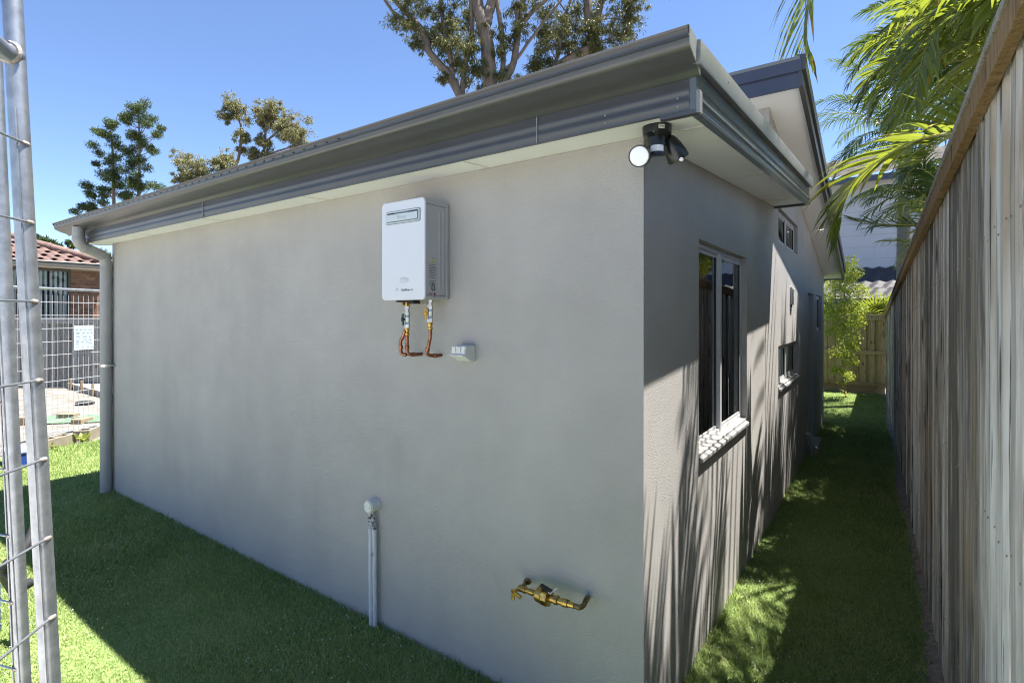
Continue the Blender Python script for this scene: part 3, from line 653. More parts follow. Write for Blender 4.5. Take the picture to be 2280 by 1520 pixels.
MB().lathe((wx,wy,hz0+0.002),(0,0,-1),[(0,0.017),(0.020,0.017),(0.022,0.013),(0.032,0.013)],8).lathe((wx-0.005,wy-0.012,hz0-0.012),(-0.4,-1,0),[(0,0.010),(0.012,0.010)],10).build('inlet_fitting', m_brass, wh)
p1 = pipe_v(wx, wy, hz0-0.028, m_nickel, True, m_green_handle, [(wx,wy,hz0-0.17),(wx+0.001,wy,1.56),(wx+0.003,wy-0.001,1.512),(wx+0.012,wy+0.012,1.499),(wx+0.016,-0.035,1.497),(wx+0.018,0.004,1.497)])
p2 = MB().tube(catmull([(wx-0.003,wy-0.012,hz0-0.150),(wx-0.020,wy-0.014,hz0-0.19),(wx-0.030,wy-0.014,1.57),(wx-0.030,wy-0.014,1.515),(wx-0.018,wy-0.010,1.500),(wx+0.0,wy-0.004,1.498)],22), 0.0088, 12).build('copper_pipe', m_copper, wh, smooth=True)
b = MB()
for c,a in (((wx-0.030,wy-0.014,1.535),(0,0,1)),((wx+0.001,wy,1.535),(0,0,1)),((wx+0.015,-0.055,1.498),(0,1,0))): MB().lathe(c, a, [(-0.010,0.0095),(-0.008,0.0113),(0.008,0.0113),(0.010,0.0095)], 12).build('elbow_collar', m_copper, p2, smooth=True)
p3 = pipe_v(gx2, gy2, hz0+0.002, m_nickel, True, m_yellow_handle, [(gx2,gy2,hz0-0.14),(gx2+0.001,gy2,1.60),(gx2-0.006,gy2-0.004,1.55),(gx2-0.016,gy2-0.006,1.515),(gx2-0.010,gy2+0.012,1.499),(gx2+0.002,-0.03,1.497),(gx2+0.004,0.004,1.497)])
b = MB()
for c,a in (((gx2-0.013,gy2-0.006,1.528),(0.25,0,1)),((gx2+0.0,-0.040,1.497),(0.1,1,0))): MB().lathe(c, a, [(-0.010,0.0095),(-0.008,0.0113),(0.008,0.0113),(0.010,0.0095)], 12).build('elbow_collar', m_copper, p3, smooth=True)
b = MB().box((-1.18,-0.11,hz0-0.016),(-1.13,-0.07,hz0+0.002)).box((-1.235,-0.13,hz0-0.008),(-1.12,-0.09,hz0+0.002))
b.build('drain_bracket', m_black_matt, wh)
b = MB(); q = random.Random(2)
for i in range(6): b.lathe((-1.135+i*0.012,-0.06,hz0-0.012-0.004*q.random()),(q.random()-0.5,-1,q.random()-0.5),[(0,0.004),(0.008,0.004),(0.010,0.002)],8)
tag(b.build('terminal_screws', m_nickel, wh), kind='stuff')

# ================================================================== OUTDOOR POWER OUTLET
po = thing('power_outlet', 'small cream weatherproof power outlet on the grey wall below the heater', 'outlet', (-0.875,0,1.48))
ox0,ox1 = -0.918,-0.832
MB().prism([(ox0,-0.002,1.555),(ox0,-0.070,1.552),(ox0,-0.078,1.512),(ox0,-0.082,1.506),(ox0,-0.030,1.478),(ox0,-0.002,1.476)], (ox1-ox0,0,0)).build('housing', m_grey_plastic, po, bevel=0.003)
MB().prism([(ox0+0.004,-0.0705,1.549),(ox0+0.004,-0.0760,1.5160),(ox0+0.004,-0.0785,1.5165),(ox0+0.004,-0.0730,1.5500)], (ox1-ox0-0.008,0,0)).build('flap', m_white_plastic, po, bevel=0.001)
for c in (-0.899,-0.868): MB().prism([(c-0.008,-0.0728,1.546),(c-0.008,-0.0766,1.521),(c-0.008,-0.0825,1.522),(c-0.008,-0.0785,1.547)], (0.017,0,0)).build('switch', m_white_plastic, po, bevel=0.0015)
MB().prism([(ox0+0.002,-0.079,1.5155),(ox0+0.002,-0.094,1.510),(ox0+0.002,-0.093,1.507),(ox0+0.002,-0.080,1.508)], (ox1-ox0-0.004,0,0)).build('lip', m_white_plastic, po)

# ================================================================== DRAIN PIPES AND ROUND BOX
jb = thing('conduit_riser', 'pair of peeling white pipes with a round junction box standing against the wall', 'conduit', (-1.54,-0.03,0))
c = MB().lathe((-1.535,0.0,0.655),(0,-1,0),[(0,0.036),(0.055,0.036),(0.058,0.033)],28).build('junction_box', m_grey_plastic, jb, smooth=30)
MB().lathe((-1.535,-0.0585,0.655),(0,-1,0),[(0,0.030),(0.003,0.030),(0.0045,0.028)],28).build('cover', m_white_plastic, c, smooth=30)
b = MB()
for s in (-1,1): b.lathe((-1.535+s*0.018,-0.0630,0.655),(0,-1,0),[(0,0.0025),(0.001,0.0025)],8)
tag(b.build('screws', m_print, c), kind='stuff')
def wob(x, y, z0, z1, amp, seed):
    q = random.Random(seed); n = 26
    return [(x+amp*(q.random()-0.5)-0.006*(z/0.55), y+amp*(q.random()-0.5), z) for z in [z0+(z1-z0)*i/n for i in range(n+1)]], [0.0115+0.0016*(q.random()-0.3) for i in range(n+1)]
for x,y,z1,sd_ in ((-1.536,-0.036,0.545,1),(-1.511,-0.030,0.535,2)):
    p,r_ = wob(x, y, -0.01, z1, 0.0022, sd_); MB().tube(p, r_, 12).build('pipe', m_lag, jb, smooth='raw')
b = MB(); q = random.Random(9)
b.tube([(-1.540,-0.034,0.535),(-1.541,-0.036,0.575),(-1.542,-0.034,0.60),(-1.538,-0.03,0.628)], [0.015,0.0125,0.016,0.012], 9)
b.tube([(-1.514,-0.030,0.53),(-1.522,-0.03,0.56),(-1.532,-0.03,0.60),(-1.535,-0.028,0.63)], [0.0145,0.009,0.011,0.010], 9)
for i in range(9): b.obox((-1.528+0.03*(q.random()-0.5),-0.042+0.01*(q.random()-0.5),0.535+0.085*q.random()),(0.007,0.002*q.random(),0.004),(0,0.0012,0.0004),(0.003*(q.random()-0.5),0.001,0.010))
b.build('tape_wrap', m_tape, jb)

# ================================================================== BRASS VALVE
bv = thing('brass_valve', 'brass water valve with a fat ringed body sticking out low on the wall', 'valve', (-0.37,0,0.54))
A = Vector((-0.504, -0.105, 0.541)); B = Vector((-0.226, -0.105, 0.550)); ax = (B-A).normalized(); Ln = (B-A).length
MB().tube([((-0.543, 0.003, 0.521)),(A.x+0.004,A.y+0.02,A.z),A+Vector((-0.004,0,0))], [0.0095,0.0105,0.0115], 12).lathe((A.x-0.002,-0.03,A.z-0.001),(0,-1,0),[(0,0.0125),(0.012,0.0125)],6).build('inlet_elbow', m_brass_dull, bv, smooth=30)
prof = [(-0.010,0.010),(-0.006,0.0125),(0.022,0.0125),(0.023,0.0150),(0.030,0.0150),(0.031,0.0105),(0.048,0.0105),(0.049,0.013),(0.070,0.013),(0.072,0.011)]
body = MB().lathe(A, ax, prof, 14).build('tail_pipe', m_brass, bv, smooth=30)
k = Ln/0.275
MB().lathe(A+ax*0.072*k, ax, [(0,0.0115),(0.010,0.016),(0.016,0.029),(0.040,0.0325),(0.044,0.033),(0.045,0.029)],24).build('valve_body', m_brass, bv, smooth=30)
MB().lathe(A+ax*0.118*k, ax, [(0,0.0355),(0.026,0.0355),(0.028,0.029),(0.029,0.018)],8).build('hex_nut', m_brass, bv)
MB().lathe(A+ax*0.148*k, ax, [(0,0.0155),(0.022,0.0155),(0.023,0.0185),(0.036,0.0185),(0.037,0.013),(0.058,0.013),(0.059,0.0165),(0.082,0.0165),(0.083,0.012),(0.110,0.011)],10).build('outlet_union', m_brass, bv, smooth=25)
MB().tube(catmull([A+ax*(Ln-0.012),A+ax*(Ln+0.003),B+Vector((0.010,0.022,0.0)),Vector(((-0.221, -0.045, 0.558))),Vector(((-0.242, 0.004, 0.534)))],12), 0.0105, 12).build('outlet_elbow', m_brass_dull, bv, smooth=True)
h0 = A+Vector((-0.006,-0.012,-0.004))
h = MB().lathe(h0,(-0.25,-1,0),[(0,0.007),(0.018,0.007),(0.020,0.0125),(0.026,0.0115)],12)
h.obox(h0+Vector((0.020,-0.026,-0.004)),(0.018,0,-0.005),(0,0.004,0),(0.002,0,0.0065)); h.obox(h0+Vector((-0.004,-0.026,-0.018)),(0.0075,0,0),(0,0.004,0),(0.001,0,0.013))
h.build('tap_handle', m_brass, bv, bevel=0.001)
t0 = A+ax*0.118*k+Vector((0,0.0,0.036))
MB().obox(t0+Vector((0.006,-0.004,0.003)),(0.020,0,-0.005),(0,0.012,0),(0,0,0.002)).obox(t0+Vector((0.026,-0.002,-0.003)),(0.014,0,-0.004),(0,0.009,0),(0,0,0.004)).build('tag_plate', m_black, bv)
MB().obox(t0+Vector((-0.004,-0.010,0.0065)),(0.012,0,-0.003),(0,0.002,0),(0,0,0.001)).tube([t0+Vector((0.030,-0.014,-0.004)),t0+Vector((0.036,-0.014,-0.010)),t0+Vector((0.046,-0.006,0.000)),t0+Vector((0.060,0.002,0.014))], 0.0028, 7).build('tag', m_nickel, bv)

# ================================================================== FLOODLIGHT
fx,fy = 0.088,-0.098; fz = zs(fy)
fl = thing('floodlight', 'black twin-head sensor floodlight screwed to the soffit at the corner of the house', 'floodlight', (fx,fy,fz))
ba = MB().lathe((fx,fy,fz+0.001),(0,0,-1),[(0,0.050),(0.004,0.052),(0.032,0.050),(0.036,0.046),(0.045,0.034),(0.046,0.02)],32).build('base', m_black, fl, smooth=30)
vd = (Vector((0.7528,-1.9525,1.7))-Vector((fx,fy,fz))); vd.z = 0; vd.normalize(); sd2 = Vector((-vd.y,vd.x,0))
stc = Vector((fx,fy,fz-0.018))+(vd*0.94+sd2*0.30).normalized()*0.0512
tx = (sd2*0.94-vd*0.30).normalized()
MB().obox(stc, tx*0.0105, (vd*0.94+sd2*0.3)*0.0006, (0,0,0.0072)).build('sticker', m_white_plastic, ba)
text('sticker_text', 'PHL', 0.0105, m_print, ba, stc+(vd*0.94+sd2*0.3)*0.0009+tx*0.0095+Vector((0,0,0.0046)), -tx, (0,0,-1))
MB().lathe(Vector((fx,fy,fz-0.034))+vd*0.0475-sd2*0.012, vd, [(0,0.003),(0.002,0.002)],8).build('screw', m_nickel, ba)
se = Vector((fx,fy,fz-0.045))
sb = MB()
for zz,rw in ((0,0),):
    prof = [(0.030*math.cos(R(a)),0.026*math.sin(R(a))) for a in range(-30,211,20)]
    poly = [se+sd2*x_+vd*(y_+0.008) for x_,y_ in prof]
    sb.prism(poly, (0,0,-0.012)); 
    poly2 = [se+Vector((0,0,-0.012))+sd2*x_*0.98+vd*(y_*0.96+0.008) for x_,y_ in prof]
    sb.prism(poly2, Vector((0,0,-0.018)))
    poly3 = [se+Vector((0,0,-0.052))+sd2*x_*0.9+vd*(y_*0.92+0.006) for x_,y_ in prof]
    sb.prism(poly3, Vector((0,0,-0.010)))
    sb.prism([se+Vector((0,0,-0.030))+sd2*x_*0.8+vd*(y_*0.6+0.004) for x_,y_ in prof], Vector((0,0,-0.022)))
sn = sb.build('sensor_body', m_black, fl, smooth=30)
MB().prism([se+Vector((0,0,-0.0301))+sd2*x_*0.86+vd*(y_*0.94+0.007) for x_,y_ in prof if y_ > 0.005], Vector((0,0,-0.0218))).build('sensor_lens', m_sensor, sn, smooth=30)
def head(side, cen, d, knob):
    d = Vector(d).normalized(); cen = Vector(cen)
    o = MB().lathe(cen, d, [(-0.088,0.006),(-0.084,0.016),(-0.070,0.025),(-0.046,0.033),(-0.020,0.0375),(0.0,0.039),(0.006,0.038),(0.006,0.0345),(0.0035,0.034)],28).build('lamp_head', m_black, fl, smooth=50)
    l = MB().lathe(cen+d*0.0025, d, [(0,0.0342),(0.003,0.033),(0.0045,0.025),(0.005,0.002)],28).build('lens', m_lens, o, smooth=True)
    MB().tube([cen-d*0.060, cen-d*0.062+(se+Vector((0,0,-0.02))-cen+d*0.06)*0.6, se+Vector((0,0,-0.022))+sd2*side*0.02], [0.008,0.009,0.010], 10).build('arm', m_black, o, smooth=True)
    return o
h1 = head(-1, Vector(((0.051, -0.172, 2.258))), vd*0.92-sd2*0.22-Vector((0,0,0.30)), False)
cR = Vector(((0.141, -0.024, 2.272)))
h2 = head(1, cR, -vd*0.30+sd2*0.40-Vector((0,0,0.80)), True)
kd = (vd*0.9+sd2*0.25-Vector((0,0,0.35))).normalized()
kp = cR+kd*0.0340-Vector((0,0,0.002))
MB().lathe(kp, kd, [(0,0.0075),(0.004,0.0075),(0.0045,0.006)],14).build('seal_plug', m_lens, h2)

# ================================================================== SMALL THINGS ON THE WINDOW WALL
vt = thing('wall_vent', 'small louvred exhaust vent high on the sunlit part of the window wall', 'vent', (0.0,4.0,1.79))
MB().box((0.0005,3.93,1.80),(0.020,4.06,1.975)).build('housing', m_alu, vt, bevel=0.003)
for i in range(7): MB().obox((0.026,3.995,1.818+i*0.0225),(0.006,0,-0.004),(0,0.058,0),(0.001,0,0.0015)).build('slat', m_alu, vt)
MB().box((0.0005,3.985,1.775),(0.012,4.005,1.799)).build('drain_spout', m_black_matt, vt)
tp = thing('garden_tap', 'small grey pipe stub with a tap at the foot of the wall by the door', 'tap', (0.03,5.30,0))
MB().tube([(0.05,5.30,-0.01),(0.05,5.30,0.22),(0.045,5.30,0.25),(0.0,5.30,0.26)],0.022,12).build('pipe', m_pvc, tp, smooth=True)
MB().lathe((0.05,5.30,0.10),(0,0,1),[(0,0.024),(0,0.028),(0.03,0.028),(0.03,0.024)],12).build('collar', m_pvc, tp)

# ================================================================== TEMPORARY FENCE PANELS
def near_panel(label, p_bot, p_top, dirv, length, wires, first_z, railz, pr_=0.0148):
    g = thing('fence_panel', label, 'fence panel', p_bot, 'galvanised temporary fence panels')
    A, B = Vector(p_bot), Vector(p_top)
    at = lambda z: A+(B-A)*((z-A.z)/(B.z-A.z))
    MB().tube([A,B], pr_, 18).build('post', m_gal, g, smooth=40)
    d = Vector(dirv).normalized()
    MB().tube([at(railz),at(railz-0.004)+d*0.03,at(railz+0.01)+d*0.10,at(railz+0.01)+d*length], [0.0165,0.0155,0.0165,0.0165], 14).build('rail', m_gal, g, smooth=40)
    MB().tube([at(0.12),at(0.12)+d*length], 0.0165, 14).build('rail', m_gal, g, smooth=40)
    MB().tube([at(0.02)+d*length,at(2.27)+d*length], 0.0165, 14).build('post', m_gal, g, smooth=40)
    b = MB(); wl = MB(); z = first_z
    off = d.cross(Vector((0,0,1)))*0.012
    if off.dot(Vector((0.7528,-1.9525,0))-Vector((A.x,A.y,0))) < 0: off = -off
    while z > 0.15:
        p = at(z)+off
        b.tube([p+d*0.004,p+d*length], 0.0022, 7); wl.lathe(p+d*0.008, -d, [(-0.006,0.0024),(0.0,0.0042),(0.006,0.0046),(0.011,0.002)], 8)
        z -= wires
    s = 0.020
    while s < length:
        b.tube([at(first_z+0.06)+d*s+off*0.6,at(0.14)+d*s+off*0.6], 0.0020, 6); s += 0.06
    tag(b.build('mesh_wires', m_gal, g, smooth=True), kind='stuff'); tag(wl.build('welds', m_weld, g, smooth=True), kind='stuff')
    b = MB()
    for zz in (railz,): b.lathe(at(zz)+d*0.010, d, [(0,0.019),(0.004,0.021),(0.009,0.018)], 14)
    b.build('weld', m_weld, g, smooth=True)
    return g
near_panel('leaning galvanised mesh panel nearest the camera, its round post at the left edge', ((-0.427, -1.620, 0.005)), ((-0.531, -1.694, 2.299)), (0.706,-0.726,0), 2.3, 0.1415, 2.0064, 2.165)
near_panel('galvanised mesh panel just behind the nearest one, cut off by the left edge', ((-0.814, -1.587, 0.000)), ((-0.901, -1.648, 2.303)), (-0.90,-0.30,0), 2.3, 0.15, 2.10, 2.2, 0.0135)

P0 = Vector((-7.905,-0.214,0)); P1 = Vector((-8.394,0.908,0)); pd = (P1-P0).normalized()
fp_ = thing('fence_panel', 'galvanised mesh fence panel across the sandy yard, with a paper sign on it', 'fence panel', P0, 'galvanised temporary fence panels')
for s in (0.0,2.4): MB().tube([P0+pd*s+Vector((0,0,0.02)),P0+pd*s+Vector((0,0,2.22))], 0.019, 14).build('post', m_gal, fp_, smooth=40)
MB().tube([P0+Vector((0,0,2.035)),P0+pd*2.4+Vector((0,0,2.035))], 0.018, 12).build('rail', m_gal, fp_, smooth=40)
MB().tube([P0+Vector((0,0,0.13)),P0+pd*2.4+Vector((0,0,0.13))], 0.019, 12).build('rail', m_gal, fp_, smooth=40)
b = MB(); z = 1.86
while z > 0.2: b.tube([P0+Vector((0,0,z)),P0+pd*2.4+Vector((0,0,z))], 0.0036, 6); z -= 0.172
s = 0.07
while s < 2.4: b.tube([P0+pd*s+Vector((0,0,0.15)),P0+pd*s+Vector((0,0,1.955))], 0.0026, 6); s += 0.068
tag(b.build('mesh_wires', m_wire, fp_, smooth=True), kind='stuff')
nrm = Vector((pd.y,-pd.x,0))
if nrm.x < 0: nrm = -nrm
sc = Vector(((-8.218, 0.592, 1.385))); 
sg = thing('notice_sign', 'white and pale blue printed notice tied to the far mesh fence panel', 'sign', sc)
MB().obox(sc, pd*0.132, nrm*0.002, (0,0,0.165)).build('board', m_sign, sg)
for dz,h in ((0.135,0.026),(0.082,0.012),(0.035,0.010),(-0.012,0.008),(-0.102,0.008)): MB().obox(sc+nrm*0.003+Vector((0,0,dz)), pd*0.128, nrm*0.0008, (0,0,h)).build('blue_band', m_sign_blue, sg)
b = MB(); q = random.Random(4)
for dz in (0.108,0.060,0.012,-0.035,-0.055,-0.078,-0.128):
    x = -0.11
    while x < 0.10: d_ = 0.02+0.04*q.random(); b.obox(sc+nrm*0.004+pd*(x+d_/2)+Vector((0,0,dz)), pd*(d_/2), nrm*0.0006, (0,0,0.0045)); x += d_+0.02+0.03*q.random()
tag(b.build('print_lines', m_sign_dark, sg), kind='stuff')

# ================================================================== YARD BEYOND THE PANEL
def besser(c, ang, label):
    c = Vector(c); u = Vector((math.cos(ang),math.sin(ang),0)); v = Vector((-u.y,u.x,0))
    t = thing('concrete_block', label, 'block', c, 'hollow concrete blocks under the panel')
    b = MB(); L_,W_,H_ = 0.39,0.19,0.19
    for s in (-1,1): b.obox(c+v*s*(W_/2-0.016)+Vector((0,0,H_/2)), u*L_/2, v*0.016, (0,0,H_/2))
    for s in (-1,0,1): b.obox(c+u*s*(L_/2-0.018)+Vector((0,0,H_/2)), u*0.0178, v*(W_/2-0.033), (0,0,H_/2-0.001))
    b.build('body', m_block, t, bevel=0.004); return t
pa = math.atan2(pd.y,pd.x)
def gp_(s, off): return P0+pd*s+nrm*off
besser(gp_(0.42,0.12)-Vector((0,0,0.06)), pa+0.1, 'pale hollow concrete block under the mesh panel, nearest the gate post')
besser(gp_(0.90,0.06)-Vector((0,0,0.05)), pa+0.5, 'pale hollow concrete block in the middle under the mesh panel')
besser(gp_(1.36,0.10)-Vector((0,0,0.04)), pa-0.1, 'pale hollow concrete block under the mesh panel, beside the downpipe')
def weed(loc, n, h, label, seed):
    q = random.Random(seed); t = thing('weed', label, 'weed', loc, 'weeds by the concrete blocks'); b = MB(); L0 = Vector(loc)
    for i in range(n):
        a = q.random()*6.28; r_ = h*(0.4+0.6*q.random()); tip = L0+Vector((math.cos(a)*r_,math.sin(a)*r_,h*(0.5+0.7*q.random())))
        mid = (L0+tip)/2+Vector((0,0,0.25*h)); wv = Vector((-math.sin(a),math.cos(a),0.3*(q.random()-0.5)))*h*0.22
        b.add([L0,mid+wv,tip,mid-wv], [(0,1,2,3)])
    b.build('leaves', m_weed, t, smooth='raw')
weed(gp_(0.66,0.26), 13, 0.13, 'yellow-green weed between the first and second concrete blocks', 1)
weed(gp_(1.16,0.22), 13, 0.14, 'yellow-green weed between the second and third concrete blocks', 2)
weed(gp_(0.15,0.28), 10, 0.10, 'yellow-green weed by the block nearest the gate post', 3)
weed(gp_(0.30,0.20), 9, 0.08, 'small yellow-green weed at the foot of the first concrete block', 8)
# slab being formed up
sl = thing('concrete_slab', 'new pale concrete slab edged with boards and pegs in the sandy yard', 'slab', (-12,3,0))
MB().prism([(-14.75,2.2,-0.01),(-8.8,2.05,-0.01),(-8.8,4.6,-0.01),(-11.6,4.3,-0.01)], (0,0,0.105)).build('slab', m_concrete, sl)
MB().prism([(-14.8,2.12,-0.01),(-8.8,1.97,-0.01),(-8.8,2.045,-0.01),(-14.8,2.195,-0.01)], (0,0,0.125)).build('form_board', m_oldfence, sl)
for x in (-14.3,-13.55,-12.8,-12.1,-11.3): MB().obox((x,2.09-(x+14.8)*0.025,0.12),(0.025,0,0),(0,0.02,0),(0.01,0,0.13)).build('peg', m_offcut, sl)
def offcut(loc, l, w_, h, ang, label):
    t = thing('timber_offcut', label, 'timber', loc, 'timber offcuts in the yard'); u = Vector((math.cos(ang),math.sin(ang),0)); v = Vector((-u.y,u.x,0))
    MB().obox(Vector(loc)+Vector((0,0,h/2-0.01)), u*l/2, v*w_/2, (0,0,h/2)).build('block', m_offcut, t, bevel=0.004)
g1 = math.atan2((-10.506, 1.136, 1.700)[1]-(-10.725, 0.981, 1.700)[1], (-10.506, 1.136, 1.700)[0]-(-10.725, 0.981, 1.700)[0])
offcut(((-10.164, 0.936, 0.000)), 0.29, 0.12, 0.09, g1, 'brown timber offcut lying at the far edge of the green cloth')
offcut(((-9.618, 0.966, 0.000)), 0.16, 0.25, 0.07, g1, 'brown timber offcut lying on the near edge of the green cloth')
offcut(((-10.198, 0.349, 0.000)), 0.26, 0.14, 0.12, g1+0.2, 'pinkish timber offcut lying just left of the gate post')
b = MB(); q = random.Random(6)
a0,a1,a2,a3 = [Vector(p) for p in (((-10.062, 0.404, 0.000)),((-9.200, 1.303, 0.000)),((-9.917, 1.537, 0.000)),((-10.716, 0.687, 0.000)))]
n = 14; v = []
for i in range(n+1):
    t = i/n; v += [a0.lerp(a1,t)+Vector((0,0.05*(q.random()-0.5),0.006)), a3.lerp(a2,t)+Vector((0,0.05*(q.random()-0.5),0.012+0.01*q.random()))]
b.add(v, [(2*i,2*i+2,2*i+3,2*i+1) for i in range(n)])
v2 = [p-Vector((0,0,0.008)) for p in v]; b.add(v2, [(2*i,2*i+1,2*i+3,2*i+2) for i in range(n)])
tag(b.build('ground_cloth', m_green_mat), 'strip of faded green cloth lying on the sand behind the mesh panel', 'cloth')
bl = thing('bucket_lid', 'dark upturned bucket lid lying on the sand near the slab', 'lid', ((-11.661, 1.582, 0.000)))
MB().lathe(((-11.661, 1.582, 0.000)),(0,0,1),[(0,0.15),(0.03,0.15),(0.05,0.13),(0.055,0.02)],16).build('disc', m_black_matt, bl, smooth=30)
# blue things at the left edge
def crate(loc, l, w_, h, m_, label):
    t = thing('crate', label, 'crate', loc, 'blue plastic containers'); L0 = Vector(loc)
    for s in (-1,1):
        for z in (0.04,0.36,0.66,0.93):
            MB().box((L0.x-l/2,L0.y+s*w_/2-0.006,L0.z+h*z-0.028),(L0.x+l/2,L0.y+s*w_/2+0.006,L0.z+h*z+0.028)).build('slat', m_, t)
            MB().box((L0.x+s*l/2-0.006,L0.y-w_/2+0.007,L0.z+h*z-0.028),(L0.x+s*l/2+0.006,L0.y+w_/2-0.007,L0.z+h*z+0.028)).build('slat', m_, t)
    for sx_ in (-1,1):
        for sy_ in (-1,1): MB().box((L0.x+sx_*(l/2-0.022)-0.014,L0.y+sy_*(w_/2-0.022)-0.014,L0.z),(L0.x+sx_*(l/2-0.022)+0.014,L0.y+sy_*(w_/2-0.022)+0.014,L0.z+h)).build('corner_post', m_, t)
    MB().box((L0.x-l/2+0.01,L0.y-w_/2+0.01,L0.z),(L0.x+l/2-0.01,L0.y+w_/2-0.01,L0.z+0.012)).build('floor', m_, t)
crate(((-3.311, -1.349, 0.000)), 0.36, 0.26, 0.24, m_blue, 'blue slatted plastic crate cut off by the left edge, on the lawn behind the gate')
cc = Vector(((-7.336, -0.245, 0.000)))
tb = thing('storage_tub', 'blue plastic tub with a paler lid between the two gate posts', 'tub', cc)
MB().prism([cc+Vector((a*0.8,c*0.8,0)) for a,c in rrect(0.46,0.32,0.05)], (0,0,0.14)).build('tub', m_blue, tb, smooth=30)
MB().prism([cc+Vector((a*0.85,c*0.85,0.1405)) for a,c in rrect(0.46,0.32,0.05)], (0,0,0.03)).build('lid', m_blue_pale, tb, smooth=30, bevel=0.008)
hb = Vector(((-2.884, -1.212, 0.000)))
ht = thing('trolley_handle', 'bent black steel tube handle with a round rubber grip behind the gate posts', 'handle', hb)
ra = Vector(((-1.975, -1.425, 0.729))); rb = Vector(((-2.105, -1.333, 0.757))); rc_ = Vector(((-2.262, -1.260, 0.818))); rd = Vector(((-1.916, -1.384, 0.668)))
MB().tube(catmull([Vector((hb.x,hb.y,0.0)),Vector((hb.x,hb.y,0.25)),ra,rb,rc_],30), 0.016, 12).build('tube', m_black_matt, ht, smooth=True)
MB().tube([ra,rd], [0.014,0.014], 12).lathe(rd-Vector((0.005,0,0)),(0.35,-0.6,0),[(-0.03,0.018),(0.02,0.022),(0.03,0.021),(0.032,0.012)],16).build('grip', m_black_matt, ht, smooth=30)

# grey paling fence behind the yard
F0 = Vector((-17.6,0.21,0)); F1 = Vector((-12.4,3.862,0)); fd = (F1-F0).normalized(); fn = Vector((fd.y,-fd.x,0))
gf = thing('paling_fence', 'low silver grey paling fence behind the sandy yard, below the brick house', 'fence', F0)
gb = MB().obox(F0+Vector((0,0,0.79)), fd*0.052, fn*0.008, (0,0,0.79)).build('paling', m_oldfence, gf, loc=F0)
Lf = (F1-F0).length; s = 0.0; i = 0; q = random.Random(8)
while s < Lf:
    o = gb if i == 0 else gb.copy()
    if i: col.objects.link(o); o.parent = gf
    o.location = fd*s+fn*(0.018 if i%2 else 0.0); o.scale = (1,1,1+0.006*(q.random()-0.5)-(0.05 if i%2 else 0)); s += 0.083; i += 1
MB().obox((F0+F1)/2+Vector((0,0,1.60)), fd*Lf/2, fn*0.05, (0,0,0.018)).build('capping', m_trim, gf)
MB().obox((F0+F1)/2+Vector((0,0,1.53))+fn*0.040, fd*Lf/2, fn*0.018, (0,0,0.045)).build('rail', m_oldfence, gf)

# ================================================================== BRICK HOUSE NEXT DOOR (left)
E0 = Vector(((-18.346, 2.348, 3.083))); E1 = Vector(((-18.348, 4.180, 3.049))); ze = E0.z
e_ = (E1-E0); e_.z = 0; uc = e_.length; e_.normalize(); nb = Vector((-e_.y,e_.x,0))
if nb.dot(E0-Vector((0.75,-1.95,0))) < 0: nb = -nb
def Hh(u,v,z): return Vector((E0.x,E0.y,0))+e_*u+nb*v+Vector((0,0,z))
bh = thing('brick_house', 'brown brick neighbouring house with a red tiled hip roof behind the grey palings', 'house', Hh(0,2,0))
uw0,uw1,ub1 = -1.6, 0.98, 1.74      # window left, window right / pier left, wall end
vw = 0.62
def hbox(b, u0,u1,v0,v1,z0,z1): return b.prism([Hh(u0,v0,z0),Hh(u1,v0,z0),Hh(u1,v1,z0),Hh(u0,v1,z0)], (0,0,z1-z0))
b = MB(); hbox(b,uw1,ub1-0.012,vw+0.012,vw+0.24,0,ze-0.04); hbox(b,-6.0,uw0,vw+0.012,vw+0.24,0,ze-0.04); hbox(b,uw0,uw1,vw+0.012,vw+0.24,0,0.9)
hbox(b,ub1-0.25,ub1-0.012,vw+0.25,vw+7,0,ze-0.04)
wb = b.build('wall', m_mortar, bh)
q = random.Random(12); bk = None
def brick_at(u0, ln, z):
    o = MB(); hbox(o,u0,u0+ln,vw,vw+0.02,z,z+0.076); return o.build('brick', m_brick, wb, bevel=0)
meshes = {}
for r_ in range(18):
    z = 1.46+r_*0.086
    if z > ze-0.13: break
    u = uw1-(0.12 if r_%2 else 0.0)
    while u < ub1-0.01:
        a0_ = max(u,uw1); a1_ = min(u+0.23,ub1)
        if a1_-a0_ > 0.03:
            k = round(a1_-a0_,3)
            if k not in meshes:
                o = brick_at(a0_, a1_-a0_, z); meshes[k] = (o,a0_,z)
            else:
                s0,ua,za = meshes[k]; o = s0.copy(); col.objects.link(o); o.location = s0.location+e_*(a0_-ua)+Vector((0,0,z-za))
        u += 0.24
wn = MB(); 
for u in (uw0,-0.35,uw1-0.05): hbox(wn,u,u+0.05,vw+0.02,vw+0.10,0.9,ze-0.05)
hbox(wn,uw0+0.05,uw1-0.05,vw+0.02,vw+0.10,ze-0.12,ze-0.05); hbox(wn,uw0+0.05,uw1-0.05,vw+0.02,vw+0.10,0.9,0.95)
wo = wn.build('window', m_fascia_brown, bh)
gl = MB(); hbox(gl,uw0+0.05,uw1-0.05,vw+0.055,vw+0.06,0.95,ze-0.12); gl.build('pane', m_glass_clear, wo)
for i in range(22):
    u = uw0+0.10+i*0.112
    if u > uw1-0.12: break
    o = MB().obox(Hh(u+0.03,vw+0.115,(0.95+ze-0.12)/2), e_*0.034+nb*0.016, nb*0.0006-e_*0.0002, (0,0,(ze-1.07)/2)); o.build('blind_blade', m_blind, wo)
dk = MB(); hbox(dk,uw0-0.2,uw1+0.2,vw+0.6,vw+0.62,0.5,ze); hbox(dk,uw0-0.2,uw1+0.1,vw+0.25,vw+0.6,ze-0.045,ze-0.04); dk.build('dark_room', m_dark_room, bh)
